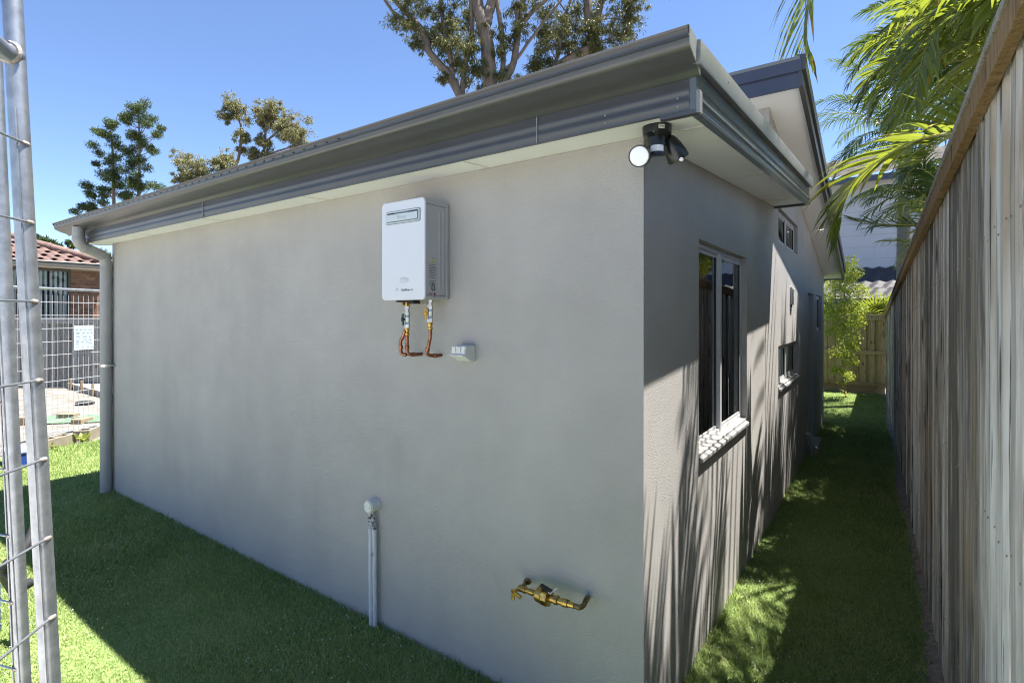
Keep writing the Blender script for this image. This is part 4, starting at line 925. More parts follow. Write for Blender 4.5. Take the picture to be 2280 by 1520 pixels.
b = MB(); hbox(b,-6.2,uc,0.0,0.7,ze-0.035,ze-0.02); hbox(b,ub1+0.01,uc,0.701,8,ze-0.035,ze-0.02); b.build('eave_lining', m_trim, bh)
b = MB(); hbox(b,-6.2,uc,-0.10,-0.002,ze-0.03,ze+0.10); b.build('gutter', m_fascia_brown, bh)
b = MB(); hbox(b,-6.2,uc,-0.115,-0.095,ze+0.10,ze+0.118); b.build('gutter_lip', m_trim, bh)
pit = 0.42; v = MB(); dmax = 3.2
v.add([Hh(-6.2,0,ze+0.05),Hh(uc,0,ze+0.05),Hh(uc-dmax,dmax,ze+0.05+pit*dmax),Hh(-6.2,dmax,ze+0.05+pit*dmax)],[(0,1,2,3)])
v.add([Hh(uc,0,ze+0.05),Hh(uc,2*dmax,ze+0.05),Hh(uc-dmax,dmax,ze+0.05+pit*dmax)],[(0,1,2)])
v.add([Hh(-6.2,dmax,ze+0.05+pit*dmax),Hh(uc-dmax,dmax,ze+0.05+pit*dmax),Hh(uc,2*dmax,ze+0.05),Hh(-6.2,2*dmax,ze+0.05)],[(0,1,2,3)])
rf = v.build('roof', m_fascia_brown, bh)
# wavy tiles, one by one
tw, tg, tl = 0.30, 0.335, 0.40
prof = [(tw*t,0.030*math.sin(2*math.pi*t-0.6)+0.018) for t in [i/8 for i in range(9)]]
sl_ = Vector((0,0,pit))+nb; sl_.normalize(); up_n = sl_.cross(e_); up_n = up_n if up_n.z > 0 else -up_n
t0 = Hh(0,0,ze+0.05)
tv = [t0+e_*a+up_n*(h+0.030) for a,h in prof]+[t0+e_*a+up_n*(h+0.004)+sl_*tl for a,h in prof]+[t0+e_*a+up_n*(h+0.004) for a,h in prof]
tf = [(i,i+1,10+i,9+i) for i in range(8)]+[(18+i,19+i,1+i,i) for i in range(8)]
tile0 = MB().add(tv, tf).build('tile', m_tile, rf, smooth=30, loc=t0)
i = 0; q = random.Random(5); vstep = tg*nb.dot(sl_)
for r_ in range(9):
    vv = r_*vstep; u = -2.6+(0.0 if r_%2 else 0.15)
    while u+tw < uc-vv+0.12:
        o = tile0 if i == 0 else tile0.copy()
        if i: col.objects.link(o); o.parent = rf
        o.location = e_*u+sl_*(r_*tg-0.05)+up_n*(0.006*q.random())+Vector((E0.x,E0.y,ze+0.05))-world_origin(rf)
        u += tw; i += 1
hp0 = Hh(uc+0.03,-0.03,ze+0.12); hp1 = Hh(uc-dmax,dmax,ze+0.12+pit*dmax); hd = (hp1-hp0); nn = 11
for k in range(nn):
    a = hp0+hd*(k/nn); c = hp0+hd*((k+1.08)/nn)
    MB().tube([a,c],[0.125,0.105],10).build('hip_tile', m_tile, rf, smooth=40)

# ================================================================== TWO-STOREY HOUSE BEYOND THE BACK FENCE
nh = thing('neighbour_house', 'pale clad two-storey house with dark tiled roof rising behind the far fence', 'house', (3,17,0))
MB().box((-1.6,16.2,0),(9.0,24,5.48)).build('wall', m_cladding, nh)
b = MB()
for z in (3.28,3.62,3.96,4.30,4.64,4.98,5.32): b.box((-1.6,16.196,z),(9.0,16.1995,z+0.012))
for z,xs in ((3.28,(0.55,3.1)),(3.62,(-0.4,1.9,4.2)),(3.96,(0.25,2.6)),(4.30,(-0.8,1.4)),(4.64,(0.6,3.5)),(4.98,(-0.3,2.2))):
    for x in xs: b.box((x,16.196,z+0.0125),(x+0.010,16.1995,z+0.34))
tag(b.build('cladding_joint', m_joint, nh), kind='stuff')
MB().box((-2.1,15.7,5.40),(9.5,15.78,5.56)).build('gutter', m_colorbond_dark, nh)
MB().box((-2.1,15.781,5.482),(9.5,16.25,5.495)).build('eave_lining', m_soffit, nh)
def tiled(x0,x1,ya,za,yb,zb,courses,m_,name,trim=0.0):
    """a roof slope of overlapping wavy tiles, modelled as one sheet with stepped courses"""
    nx = int((x1-x0)/0.075); vv = []; ff = []
    xs_ = np.linspace(x0,x1,nx+1); row = 0
    for c_ in range(courses):
        t0_,t1_ = c_/courses,(c_+1)/courses
        for t,lift in ((t0_,0.05),(t1_,0.012)):
            for x in xs_: vv.append((x, ya+(yb-ya)*t, za+(zb-za)*t+lift+0.028*math.sin(x*2*math.pi/0.30+(c_%2)*1.5)))
        base = c_*2*(nx+1)
        for i_ in range(nx): ff.append((base+i_,base+i_+1,base+nx+1+i_+1,base+nx+1+i_))
        if c_:
            pb_ = base-(nx+1)
            for i_ in range(nx): ff.append((pb_+i_,pb_+i_+1,base+i_+1,base+i_))
    return MB().add(vv, ff).build(name, m_, nh, smooth='raw')
tag(tiled(-2.1,9.5,15.68,5.56,19.4,7.0,12,m_tile_grey,'roof_tiles'), kind='stuff')
tag(tiled(-2.4,9.6,13.6,2.02,16.19,3.02,9,m_tile_black,'lower_roof_tiles'), kind='stuff')
MB().box((-2.4,13.55,1.94),(9.6,13.60,2.10)).build('gutter', m_colorbond_dark, nh)
MB().box((-2.2,14.0,0),(9.4,16.19,1.95)).build('lower_wall', m_mortar, nh)

# ================================================================== PLANTS: builders
def leaf_quads(cent, rad, counts, ln, wd, hang=0.5, seed=1, flat=0.75, shell=0.0):
    """diamond leaves scattered through ball-shaped clumps; returns (N*4,3) vertices"""
    g = np.random.default_rng(seed); out = []
    for c,r,n in zip(cent, rad, counts):
        d = g.normal(size=(n,3)); d /= np.linalg.norm(d,axis=1)[:,None]+1e-9
        rr_ = (shell+(1-shell)*g.random(n)**(1/2.2))*r*(0.85+0.3*g.random(n))
        p = np.array(c)+d*rr_[:,None]*np.array([1,1,flat])
        a = g.normal(size=(n,3)); a[:,2] -= hang*2.2; a /= np.linalg.norm(a,axis=1)[:,None]
        s = np.cross(a, g.normal(size=(n,3))); s /= np.linalg.norm(s,axis=1)[:,None]+1e-9
        l = ln*(0.6+0.8*g.random(n))[:,None]; w_ = wd*(0.7+0.6*g.random(n))[:,None]
        q = np.stack([p, p+a*l*0.45+s*w_*0.5, p+a*l, p+a*l*0.45-s*w_*0.5], axis=1)
        out.append(q.reshape(-1,3))
    return np.concatenate(out)
def limb(b, pts, r0, r1, n=10, seg=9, wig=0.0, q=random):
    P = catmull(pts, n)
    if wig: P = [P[0]]+[p+Vector((q.uniform(-wig,wig),q.uniform(-wig,wig),q.uniform(-wig,wig))) for p in P[1:-1]]+[P[-1]]
    b.tube(P, [r0+(r1-r0)*i/n for i in range(n+1)], seg)
    return P
def frond_mesh(pts, n, L, wd, droop, seed, t0=0.12, lift=0.15, rach=0.011):
    q = random.Random(seed); C = catmull(pts, 40); lf = []; dry = []; stalk = MB()
    stalk.tube(C, [rach*(1-0.8*i/40) for i in range(41)], 6)
    Sp = None
    for i in range(n):
        t = t0+(1-t0)*(i+0.5)/n; k = t*39.99; a = int(k); p = C[a].lerp(C[a+1], k-a); T = (C[a+1]-C[a]).normalized()
        S = T.cross(Vector((0,0,1)))
        if S.length < 0.25 and Sp is not None: S = Sp-T*Sp.dot(T)
        S.normalize(); Sp = S; N = S.cross(T)
        prof = (0.55+0.45*math.sin(min(1,(t-t0)/(0.45))*math.pi/2)) if t < 0.55 else (1.0-0.62*((t-0.55)/0.45)**1.4)
        for s in (-1,1):
            ang = R(68-42*t+q.uniform(-5,5)); d = (T*math.cos(ang)+S*s*math.sin(ang)+N*(lift+q.uniform(-0.08,0.08))).normalized()
            ll = L*prof*q.uniform(0.85,1.12); ns = 5; pos = p.copy(); w_ = wd*q.uniform(0.8,1.15)*(0.6+0.4*prof)
            Wd = d.cross(N).normalized(); tw_ = q.uniform(-0.5,0.5); ws = [0.35,1.0,0.95,0.75,0.45,0.03]; row = []
            dr = droop*q.uniform(0.6,1.4)
            for j in range(ns+1):
                W2 = (Wd*math.cos(tw_)+N*math.sin(tw_)); row.append((pos+W2*w_*ws[j]/2, pos-W2*w_*ws[j]/2))
                pos = pos+d*(ll/ns); d = (d+Vector((0,0,-dr*(0.10+0.12*j)))).normalized(); W3 = Wd-d*Wd.dot(d); Wd = W3.normalized() if W3.length > 1e-3 else Wd
            tgt = dry if q.random() < 0.0 else lf
            tgt.append(row)
    return stalk, lf, None
def strips_obj(name, strips, m_, parent):
    v = []; f = []
    for row in strips:
        b0 = len(v)
        for a,c in row: v.append(a); v.append(c)
        f += [(b0+2*j,b0+2*j+1,b0+2*j+3,b0+2*j+2) for j in range(len(row)-1)]
    return np_obj(name, [tuple(x) for x in v], f, m_, parent, smooth=True)
def add_frond(palm, pts, n=34, L=0.5, wd=0.032, droop=0.8, seed=0, m_=None, dry=False, rach=0.011, lift=0.15):
    st_, lf, _ = frond_mesh(pts, n, L, wd, droop, seed, rach=rach, lift=lift)
    o = strips_obj('frond', lf, m_ or m_palm_leaf, palm)
    st_.build('stalk', m_petiole, o, smooth=True)
    if dry:   # browned leaflet ends
        q = random.Random(seed+1); tips = []
        for row in lf:
            if q.random() < dry:
                e1,e2,e3 = row[-3:]; up = Vector((0,0,0.0015))
                tips.append([(e1[0]+up,e1[1]+up),(e2[0]+up,e2[1]+up),(e3[0]+up,e3[1]+up)])
        if tips: tag(strips_obj('dry_tips', tips, m_palm_dry, o), kind='stuff')
    return o
def arc(c, az, e0, e1, L, n=6, wob=0.0, q=random):
    p = Vector(c); out = [p.copy()]
    for i in range(n):
        e = e0+(e1-e0)*((i+0.5)/n)**1.15; a = az+q.uniform(-wob,wob)
        p = p+Vector((math.cos(a)*math.cos(e),math.sin(a)*math.cos(e),math.sin(e)))*(L/n); out.append(p.copy())
    return out
def palm(label, base, crown, tr, auto, hero=(), seed=0, Lf=0.5, wd=0.032, m_=None, nleaf=34, droop=0.8, dry=0.0):
    q = random.Random(seed); t = thing('palm_tree', label, 'palm', base, 'palms overhanging the paling fence')
    B,C = Vector(base),Vector(crown)
    P = catmull([B,B.lerp(C,0.5)+Vector((q.uniform(-0.05,0.05),q.uniform(-0.05,0.05),0)),C-Vector((0,0,0.05))],14)
    MB().tube(P,[tr*(1.25-0.25*i/14) for i in range(15)],14).build('trunk', m_palm_trunk, t, smooth=True)
    MB().tube([C-Vector((0,0,0.5)),C-Vector((0,0,0.2)),C+Vector((0,0,0.15))],[tr*1.0,tr*1.25,tr*0.5],12).build('crownshaft', m_petiole, t, smooth=True)
    for i,(az,e0,e1,L) in enumerate(auto):
        add_frond(t, arc(C, R(az), R(e0), R(e1), L, 7, 0.06, q), n=nleaf, L=Lf*q.uniform(0.9,1.15), wd=wd, droop=droop*q.uniform(0.8,1.3), seed=seed*100+i, m_=(m_ or m_palm_leaf), dry=dry)
    for i,(pts,kw) in enumerate(hero): add_frond(t, pts, seed=seed*100+60+i, **kw)
    return t
# cane palm nearest the camera: one frond arches over the capping into the passage
c1 = (2.05,2.75,2.45)
palm('cane palm whose arching frond reaches over the fence towards the eave end', (2.05,2.75,0), c1, 0.05,
    [(95,70,10,1.7),(40,65,0,1.7),(-20,72,15,1.7),(110,80,40,1.9),(250,80,45,1.5),(300,74,20,1.6)],
    hero=[([c1,(1.50,2.55,2.86),(1.121,2.42,2.86),(0.92,2.45,2.85),(0.756,2.50,2.78),(0.60,2.52,2.66),(0.52,2.52,2.47),(0.50,2.50,2.30)], dict(n=28,L=0.56,wd=0.052,droop=0.6,dry=0.4)),
          ([c1,(1.55,2.85,2.95),(1.28,3.0,3.05),(1.12,3.05,2.98),(1.0,3.1,2.85)], dict(n=22,L=0.45,wd=0.042,droop=0.2,lift=0.9)),
          ([c1,(1.75,2.95,3.2),(1.50,3.05,3.7),(1.35,3.05,3.9),(1.20,3.0,3.85)], dict(n=28,L=0.50,wd=0.042,droop=0.7))],
    seed=1, Lf=0.55, wd=0.040, dry=0.1, nleaf=28)
c2 = (2.15,4.60,3.9)
palm('tall green cane palm filling the top right corner above the fence', (2.15,4.60,0), c2, 0.06,
    [(230,80,15,2.0),(255,74,0,2.0),(280,78,10,2.0),(300,70,-15,1.9),(110,70,-10,1.9),(60,68,0,1.9),(10,66,-5,1.9),(-35,70,-10,1.9),(250,55,-45,1.8),(215,60,-40,1.6),(270,40,-60,1.7),(165,78,-5,1.7),(190,84,25,2.0),(225,70,-25,1.8),(205,45,-65,1.5),(240,50,-55,1.7)],
    hero=[([c2,(1.70,4.10,4.85),(1.10,3.50,5.25),(0.60,3.10,5.05),(0.36,2.92,4.65),(0.27,2.86,4.25),(0.24,2.81,3.90),(0.27,2.80,3.72)], dict(n=36,L=0.72,wd=0.034,droop=0.7,dry=0.5)),
          ([c2,(1.75,4.3,4.35),(1.40,4.1,4.45),(1.15,3.95,4.25),(1.02,3.85,3.85),(0.98,3.8,3.5)], dict(n=34,L=0.60,wd=0.044,droop=1.2)),
          ([c2,(1.85,4.0,4.25),(1.65,3.4,4.25),(1.5,3.0,3.95),(1.45,2.85,3.6)], dict(n=34,L=0.6,wd=0.046,droop=1.2)),
          ([c2,(1.75,4.35,4.05),(1.45,4.2,3.95),(1.22,4.1,3.6),(1.10,4.05,3.25)], dict(n=30,L=0.58,wd=0.046,droop=0.9)),
          ([c2,(1.9,4.1,4.0),(1.62,3.7,3.85),(1.42,3.45,3.5),(1.32,3.3,3.15)], dict(n=30,L=0.56,wd=0.048,droop=0.9)),
          ([c2,(2.0,4.2,4.5),(1.75,3.6,4.75),(1.5,3.1,4.6),(1.35,2.8,4.2)], dict(n=30,L=0.60,wd=0.048,droop=1.0)),
          ([c2,(1.9,3.7,4.7),(1.5,2.6,5.2),(1.12,1.7,5.1),(0.92,1.25,4.7)], dict(n=26,L=0.5,wd=0.036,droop=1.1))],
    seed=2, Lf=0.60, wd=0.044, droop=1.0, dry=0.1, nleaf=30)
c3 = (1.85,7.9,5.2)
palm('darker feathery palm in the middle of the clump beyond the fence', (1.85,7.9,0), c3, 0.08,
    [(165,68,-15,2.0),(190,62,-40,1.9),(215,70,-25,2.0),(240,65,-30,1.9),(265,72,-10,2.0),(290,65,-10,1.9),(140,68,-20,2.0),(90,70,-10,1.9),(40,66,-10,1.9),(-20,68,-10,1.9),(200,40,-60,1.6),(230,38,-65,1.6),(175,45,-60,1.6),(225,84,25,2.1),(150,20,-70,1.4),(250,15,-70,1.5),(205,55,-70,2.0),(235,58,-60,2.0),(180,30,-75,1.5),(265,30,-70,1.7)],
    seed=3, Lf=0.62, wd=0.040, m_=m_palm_leaf2, droop=1.1, nleaf=36)
c4 = (1.10,10.3,4.9)
palm('slender grey-trunked palm standing behind the fence near its far end', (1.10,10.3,0), c4, 0.10,
    [(160,60,-30,2.2),(185,62,-35,2.2),(210,64,-30,2.2),(240,58,-35,2.0),(270,62,-25,2.1),(300,58,-30,2.0),(130,60,-30,2.1),(95,62,-30,2.0),(50,58,-30,2.0),(0,58,-30,2.0),(-40,60,-30,2.0),(200,84,20,2.2),(230,30,-70,1.6),(180,25,-75,1.6),(195,10,-75,1.5)],
    seed=4, Lf=0.50, wd=0.026, m_=m_palm_leaf2, droop=1.3, nleaf=40)
c5 = (1.65,7.0,2.2)
palm('short cane palm half hidden behind the fence beside the grey palm trunk', (1.65,7.0,0), c5, 0.05,
    [(150,55,0,1.2),(205,62,20,1.2),(235,66,10,1.3),(265,66,0,1.3),(120,66,0,1.3),(60,60,0,1.3),(0,60,0,1.3)],
    hero=[([c5,(1.35,6.7,2.75),(1.1,6.6,2.85),(0.85,6.5,2.87),(0.62,6.4,2.90),(0.42,6.35,2.95)], dict(n=24,L=0.52,wd=0.034,droop=0.12,m_=m_palm_leaf2,lift=0.1)),
          ([c5,(1.4,6.9,2.6),(1.2,6.9,2.65),(1.05,6.9,2.55),(0.95,6.9,2.4)], dict(n=24,L=0.42,wd=0.028,droop=0.5)),
          ([c5,(1.45,6.2,2.7),(1.2,5.7,2.95),(1.0,5.4,2.95),(0.85,5.2,2.8)], dict(n=26,L=0.46,wd=0.032,droop=0.9)),
          ([c5,(1.4,7.3,2.9),(1.1,7.5,3.3),(0.85,7.6,3.4),(0.65,7.7,3.3),(0.5,7.7,3.1)], dict(n=30,L=0.45,wd=0.030,droop=1.0,m_=m_palm_leaf2)),
          ([c5,(1.5,6.5,2.9),(1.3,6.2,3.3),(1.1,6.0,3.45),(0.95,5.9,3.35)], dict(n=28,L=0.46,wd=0.032,droop=1.1,m_=m_palm_leaf2))],
    seed=5, Lf=0.42, wd=0.026, droop=0.8, nleaf=30)
c6 = (1.65,6.2,4.6)
palm('broad-leaved cane palm between the top right palm and the feathery one', (1.65,6.2,0), c6, 0.05,
    [(200,66,-50,1.5),(235,60,-60,1.6),(165,60,-55,1.4),(270,62,-40,1.6),(215,80,0,1.7),(255,82,10,1.7),(130,70,-20,1.5),(60,70,-20,1.5),(300,70,-30,1.5),(190,35,-70,1.2),(240,30,-75,1.3)],
    hero=[([c6,(1.40,5.95,4.75),(1.15,5.75,4.55),(0.98,5.6,4.1),(0.92,5.55,3.7)], dict(n=30,L=0.60,wd=0.046,droop=1.1)),
          ([c6,(1.45,6.3,4.5),(1.2,6.3,4.25),(1.05,6.25,3.8),(1.0,6.2,3.4)], dict(n=30,L=0.60,wd=0.042,droop=1.0)),
          ([c6,(1.55,5.8,4.3),(1.40,5.4,4.1),(1.28,5.2,3.6)], dict(n=28,L=0.60,wd=0.044,droop=1.0))],
    seed=6, Lf=0.62, wd=0.050, droop=1.3, nleaf=26, dry=0.08)
c7 = (1.85,1.25,2.75)
palm('cane palm close behind the near end of the fence, arching above the picture', (1.85,1.25,0), c7, 0.05,
    [(150,62,-5,1.5),(185,60,5,1.4),(215,62,0,1.5),(240,66,10,1.5),(120,66,5,1.5),(165,78,25,1.6),(200,80,25,1.6),(60,66,0,1.5),(300,66,0,1.5)],
    seed=7, Lf=0.50, wd=0.040, droop=0.9, nleaf=26)
c8 = (1.50,8.9,3.3)
palm('drooping dark palm in front of the grey palm trunk above the far fence', (1.50,8.9,0), c8, 0.06,
    [(170,62,-40,1.5),(200,60,-45,1.5),(225,58,-50,1.5),(250,62,-30,1.5),(140,62,-30,1.5),(190,82,10,1.6),(230,80,10,1.6),(275,66,-20,1.5),(90,64,-20,1.5),(30,62,-20,1.4),(210,35,-65,1.2)],
    seed=8, Lf=0.46, wd=0.030, m_=m_palm_leaf2, droop=1.1, nleaf=34)
# fan palm beyond the back fence
fpm = thing('fan_palm', 'spiky fan palm with pale tips peeping over the far fence', 'palm', (0.55,12.6,0))
MB().tube([(0.55,12.6,0),(0.55,12.6,1.5)],0.09,10).build('trunk', m_palm_trunk, fpm, smooth=True)
q = random.Random(21)
for k,(c,az,tilt) in enumerate((((0.62,12.45,1.72),-95,65),((0.75,12.5,1.75),-75,50),((0.45,12.5,1.62),-120,40),((0.8,12.7,1.8),-30,55))):
    Cc = Vector(c); fw_ = Vector((math.cos(R(az))*math.cos(R(tilt)),math.sin(R(az))*math.cos(R(tilt)),math.sin(R(tilt)))); sd_ = fw_.cross(Vector((0,0,1))).normalized(); st_ = []
    for i in range(26):
        a = R(-105+210*i/25); d = fw_*math.cos(a)+sd_*math.sin(a); ll = 0.62*q.uniform(0.85,1.1); wv = (d.cross(fw_.cross(sd_))).normalized(); pos = Cc.copy(); row = []
        for j in range(5):
            ww = [0.012,0.034,0.036,0.022,0.002][j]; row.append((pos+wv*ww/2,pos-wv*ww/2)); pos = pos+d*ll/4; d = (d+Vector((0,0,-0.10*j))).normalized()
        st_.append(row)
    o = strips_obj('fan_leaf', st_, m_palm_leaf, fpm); MB().tube([(0.55,12.6,1.45),Cc],0.012,6).build('stalk', m_petiole, o)
# maple at the end of the lawn
mp = thing('maple_tree', 'young maple with bright yellow-green leaves at the end of the lawn', 'tree', (0.15,10.8,0))
b = MB(); q = random.Random(31)
limb(b, [(0.15,10.8,-0.02),(0.10,10.8,0.35),(0.07,10.8,0.8),(0.10,10.8,1.5),(0.12,10.8,2.2),(0.14,10.8,2.8)], 0.024, 0.006, 16, 8)
clumps = [(0.20, 10.55, 2.69,0.16),(0.31, 10.63, 2.51,0.13),(0.13, 10.50, 2.42,0.18),(-0.06, 10.37, 2.28,0.16),(-0.13, 10.32, 2.06,0.13),(0.20, 10.55, 2.15,0.22),(0.42, 10.71, 2.19,0.12),(0.05, 10.45, 1.88,0.22),(0.28, 10.61, 1.79,0.20),(-0.09, 10.35, 1.70,0.18),(0.44, 10.72, 1.79,0.09),(0.17, 10.53, 1.52,0.22),(0.36, 10.67, 1.56,0.13),(-0.02, 10.40, 1.39,0.16),(0.20, 10.55, 1.21,0.18),(0.05, 10.45, 0.94,0.16),(0.22, 10.57, 0.80,0.12),(0.02, 10.43, 0.62,0.12),(0.17, 10.53, 0.49,0.08),(-0.17, 10.30, 1.79,0.13),(0.28, 10.61, 1.07,0.09),(0.24, 10.58, 0.42,0.05),(0.09, 10.48, 0.35,0.06)]
cent = [(x,y+q.uniform(-0.25,0.25),z) for x,y,z,r in clumps]
for c in cent: limb(b, [(0.10,10.8,max(0.4,c[2]-0.35)),((0.1+c[0])/2,(10.8+c[1])/2,c[2]-0.12),c], 0.006, 0.002, 5, 5)
b.build('trunk', m_bark2, mp, smooth=True)
np_obj('crown', leaf_quads(cent, [r*1.35 for *_,r in clumps], [int(190*(r/0.16)**1.6)+24 for *_,r in clumps], 0.050, 0.034, hang=0.25, seed=3), None, m_maple_leaf, mp, k=4)
b = MB(); q = random.Random(2)
for i in range(14):
    a = q.random()*6.28; L_ = 0.2*q.uniform(0.6,1.2); d = Vector((math.cos(a),math.sin(a),0)); wv = Vector((-d.y,d.x,0))*0.009; p = Vector((0.16,10.75,0))
    b.add([p+wv,p-wv,p+d*L_*0.4+Vector((0,0,L_*0.6))-wv,p+d*L_*0.4+Vector((0,0,L_*0.6))+wv,p+d*L_*0.9+Vector((0,0,L_*0.7))],[(0,1,2,3),(3,2,4)])
tag(b.build('grass_tuft', m_weed), 'tuft of strappy leaves at the foot of the young maple', 'plant')

# ================================================================== BACKGROUND TREES
def gum(label, limbs, clumps, lm, seed, leafn, ln, wd, bark, base, twr=0.02, group='gum trees behind the house', hang=0.7):
    q = random.Random(seed); t = thing('gum_tree', label, 'tree', base, group)
    b = MB(); allp = []
    for pts,r0,r1 in limbs: allp += limb(b, pts, r0, r1, 14, 9, 0.03*r0/0.3, q)
    cent = []
    for x,y,z,r in clumps:
        dj = r*1.4; cent.append((x+q.uniform(-dj,dj)*0.8, y+q.uniform(-dj,dj)*0.8, z))
    for c in cent:
        C = Vector(c); near = sorted(allp, key=lambda p: (p-C).length+max(0,p.z-C.z)*1.5)[:3]; p = q.choice(near)
        mid = p.lerp(C,0.5)+Vector((q.uniform(-1,1),q.uniform(-1,1),q.uniform(-0.3,1)))*(p-C).length*0.12
        P = limb(b, [p,mid,C], twr*1.6, twr*0.4, 6, 5)
        for k in range(3): limb(b, [P[3+k],C+Vector((q.uniform(-1,1),q.uniform(-1,1),q.uniform(-1,1)))*0.5*clumps[0][3]], twr*0.5, twr*0.2, 3, 4)
    b.build('trunk', bark, t, smooth=True)
    # each clump breaks into small sprays so that sky shows through
    sc_, sr_, sn_ = [], [], []
    for c,(x,y,z,r) in zip(cent,clumps):
        for k in range(20):
            d = Vector((q.gauss(0,1),q.gauss(0,1),q.gauss(0,0.8))); d.normalize(); d *= r*q.uniform(0.2,1.65)
            sc_.append((c[0]+d.x,c[1]+d.y,c[2]+d.z)); sr_.append(r*q.uniform(0.22,0.65)); sn_.append(int(leafn*r*q.uniform(0.2,0.95))+4)
    np_obj('crown', leaf_quads(sc_, sr_, sn_, ln, wd, hang=hang, seed=seed), None, lm, t, k=4)
    return t
up = lambda pts: [tuple(p) for p in pts]
gum('big rough-barked gum with several trunks rising behind the gutter', [
    ([(-11.37, 13.97, -0.00),(-11.39, 13.96, 6.81),(-11.44, 13.92, 10.27),(-11.51, 13.87, 11.84),(-11.71, 13.73, 12.96),(-11.85, 13.64, 13.62),(-12.07, 13.48, 16.18)],0.31,0.22),
    ([(-11.58, 13.82, 12.72),(-11.47, 13.90, 13.20),(-11.36, 13.98, 13.62),(-11.03, 14.21, 15.67)],0.24,0.16),
    ([(-11.39, 13.96, 6.47),(-11.86, 13.63, 8.69),(-12.36, 13.28, 9.95),(-12.79, 12.97, 10.93),(-13.31, 12.61, 11.65),(-13.49, 12.48, 12.42),(-13.98, 12.14, 13.05),(-14.37, 11.86, 13.62),(-14.93, 11.47, 14.65)],0.19,0.08),
    ([(-13.46, 12.50, 12.35),(-13.88, 12.21, 12.69),(-14.23, 11.96, 12.94),(-14.51, 11.77, 13.28),(-14.79, 11.57, 13.79)],0.09,0.05),
    ([(-12.14, 13.43, 9.54),(-12.28, 13.33, 10.13),(-12.21, 13.38, 11.12),(-12.00, 13.53, 12.09),(-12.03, 13.51, 13.62),(-12.08, 13.47, 14.99)],0.11,0.07),
    ([(-12.42, 13.24, 10.13),(-12.59, 13.12, 10.71),(-12.66, 13.07, 11.48),(-12.84, 12.94, 12.50),(-12.95, 12.86, 13.62),(-12.91, 12.89, 14.99)],0.11,0.07),
    ([(-11.39, 13.96, 8.51),(-11.03, 14.21, 10.39),(-10.79, 14.38, 10.93),(-10.63, 14.49, 11.70),(-10.56, 14.54, 12.50),(-10.56, 14.54, 13.18),(-10.38, 14.67, 13.62),(-10.19, 14.80, 15.16)],0.15,0.09),
    ([(-11.16, 14.12, 9.88),(-11.04, 14.21, 11.02),(-11.04, 14.21, 11.92),(-11.11, 14.16, 12.72),(-11.22, 14.08, 13.62),(-11.30, 14.02, 14.82)],0.11,0.08),
    ([(-11.33, 14.00, 10.47),(-10.96, 14.26, 10.98),(-10.61, 14.51, 11.38),(-10.19, 14.80, 12.09),(-9.60, 15.21, 13.05),(-9.21, 15.49, 13.62)],0.08,0.04),
    ([(-10.55, 14.55, 12.57),(-10.05, 14.90, 13.27),(-9.71, 15.14, 13.62),(-9.35, 15.39, 14.31)],0.10,0.07)],
    [(-14.30, 11.91, 12.86,0.48),(-14.12, 12.04, 12.40,0.34),(-13.84, 12.24, 12.01,0.22),(-13.19, 12.70, 13.20,0.61),(-12.91, 12.89, 12.60,0.61),(-13.32, 12.60, 12.35,0.37),(-12.56, 13.14, 13.11,0.55),(-12.28, 13.33, 11.75,0.61),(-12.42, 13.24, 11.32,0.44),(-11.83, 13.65, 11.72,0.37),(-12.07, 13.48, 10.73,0.55),(-11.72, 13.73, 12.43,0.41),(-11.28, 14.04, 12.09,0.34),(-11.14, 14.14, 10.81,0.37),(-10.72, 14.43, 12.35,0.37),(-10.61, 14.51, 10.64,0.34),(-12.70, 13.04, 10.64,0.20),(-11.86, 13.63, 13.28,0.44),(-10.82, 14.36, 13.46,0.44),(-13.67, 12.35, 13.54,0.44),(-10.44, 14.63, 12.91,0.27),(-10.93, 14.28, 11.58,0.31),(-12.28, 13.33, 12.60,0.51),(-12.70, 13.04, 11.92,0.44),(-11.58, 13.82, 11.07,0.31),(-14.09, 12.06, 14.65,0.68),(-13.26, 12.65, 14.82,0.77),(-12.14, 13.43, 15.16,0.85),(-11.03, 14.21, 14.99,0.85),(-10.19, 14.80, 14.65,0.68)],
    m_gum_leaf, 41, 190, 0.15, 0.030, m_bark, ((-11.348, 13.937, -0.000)))
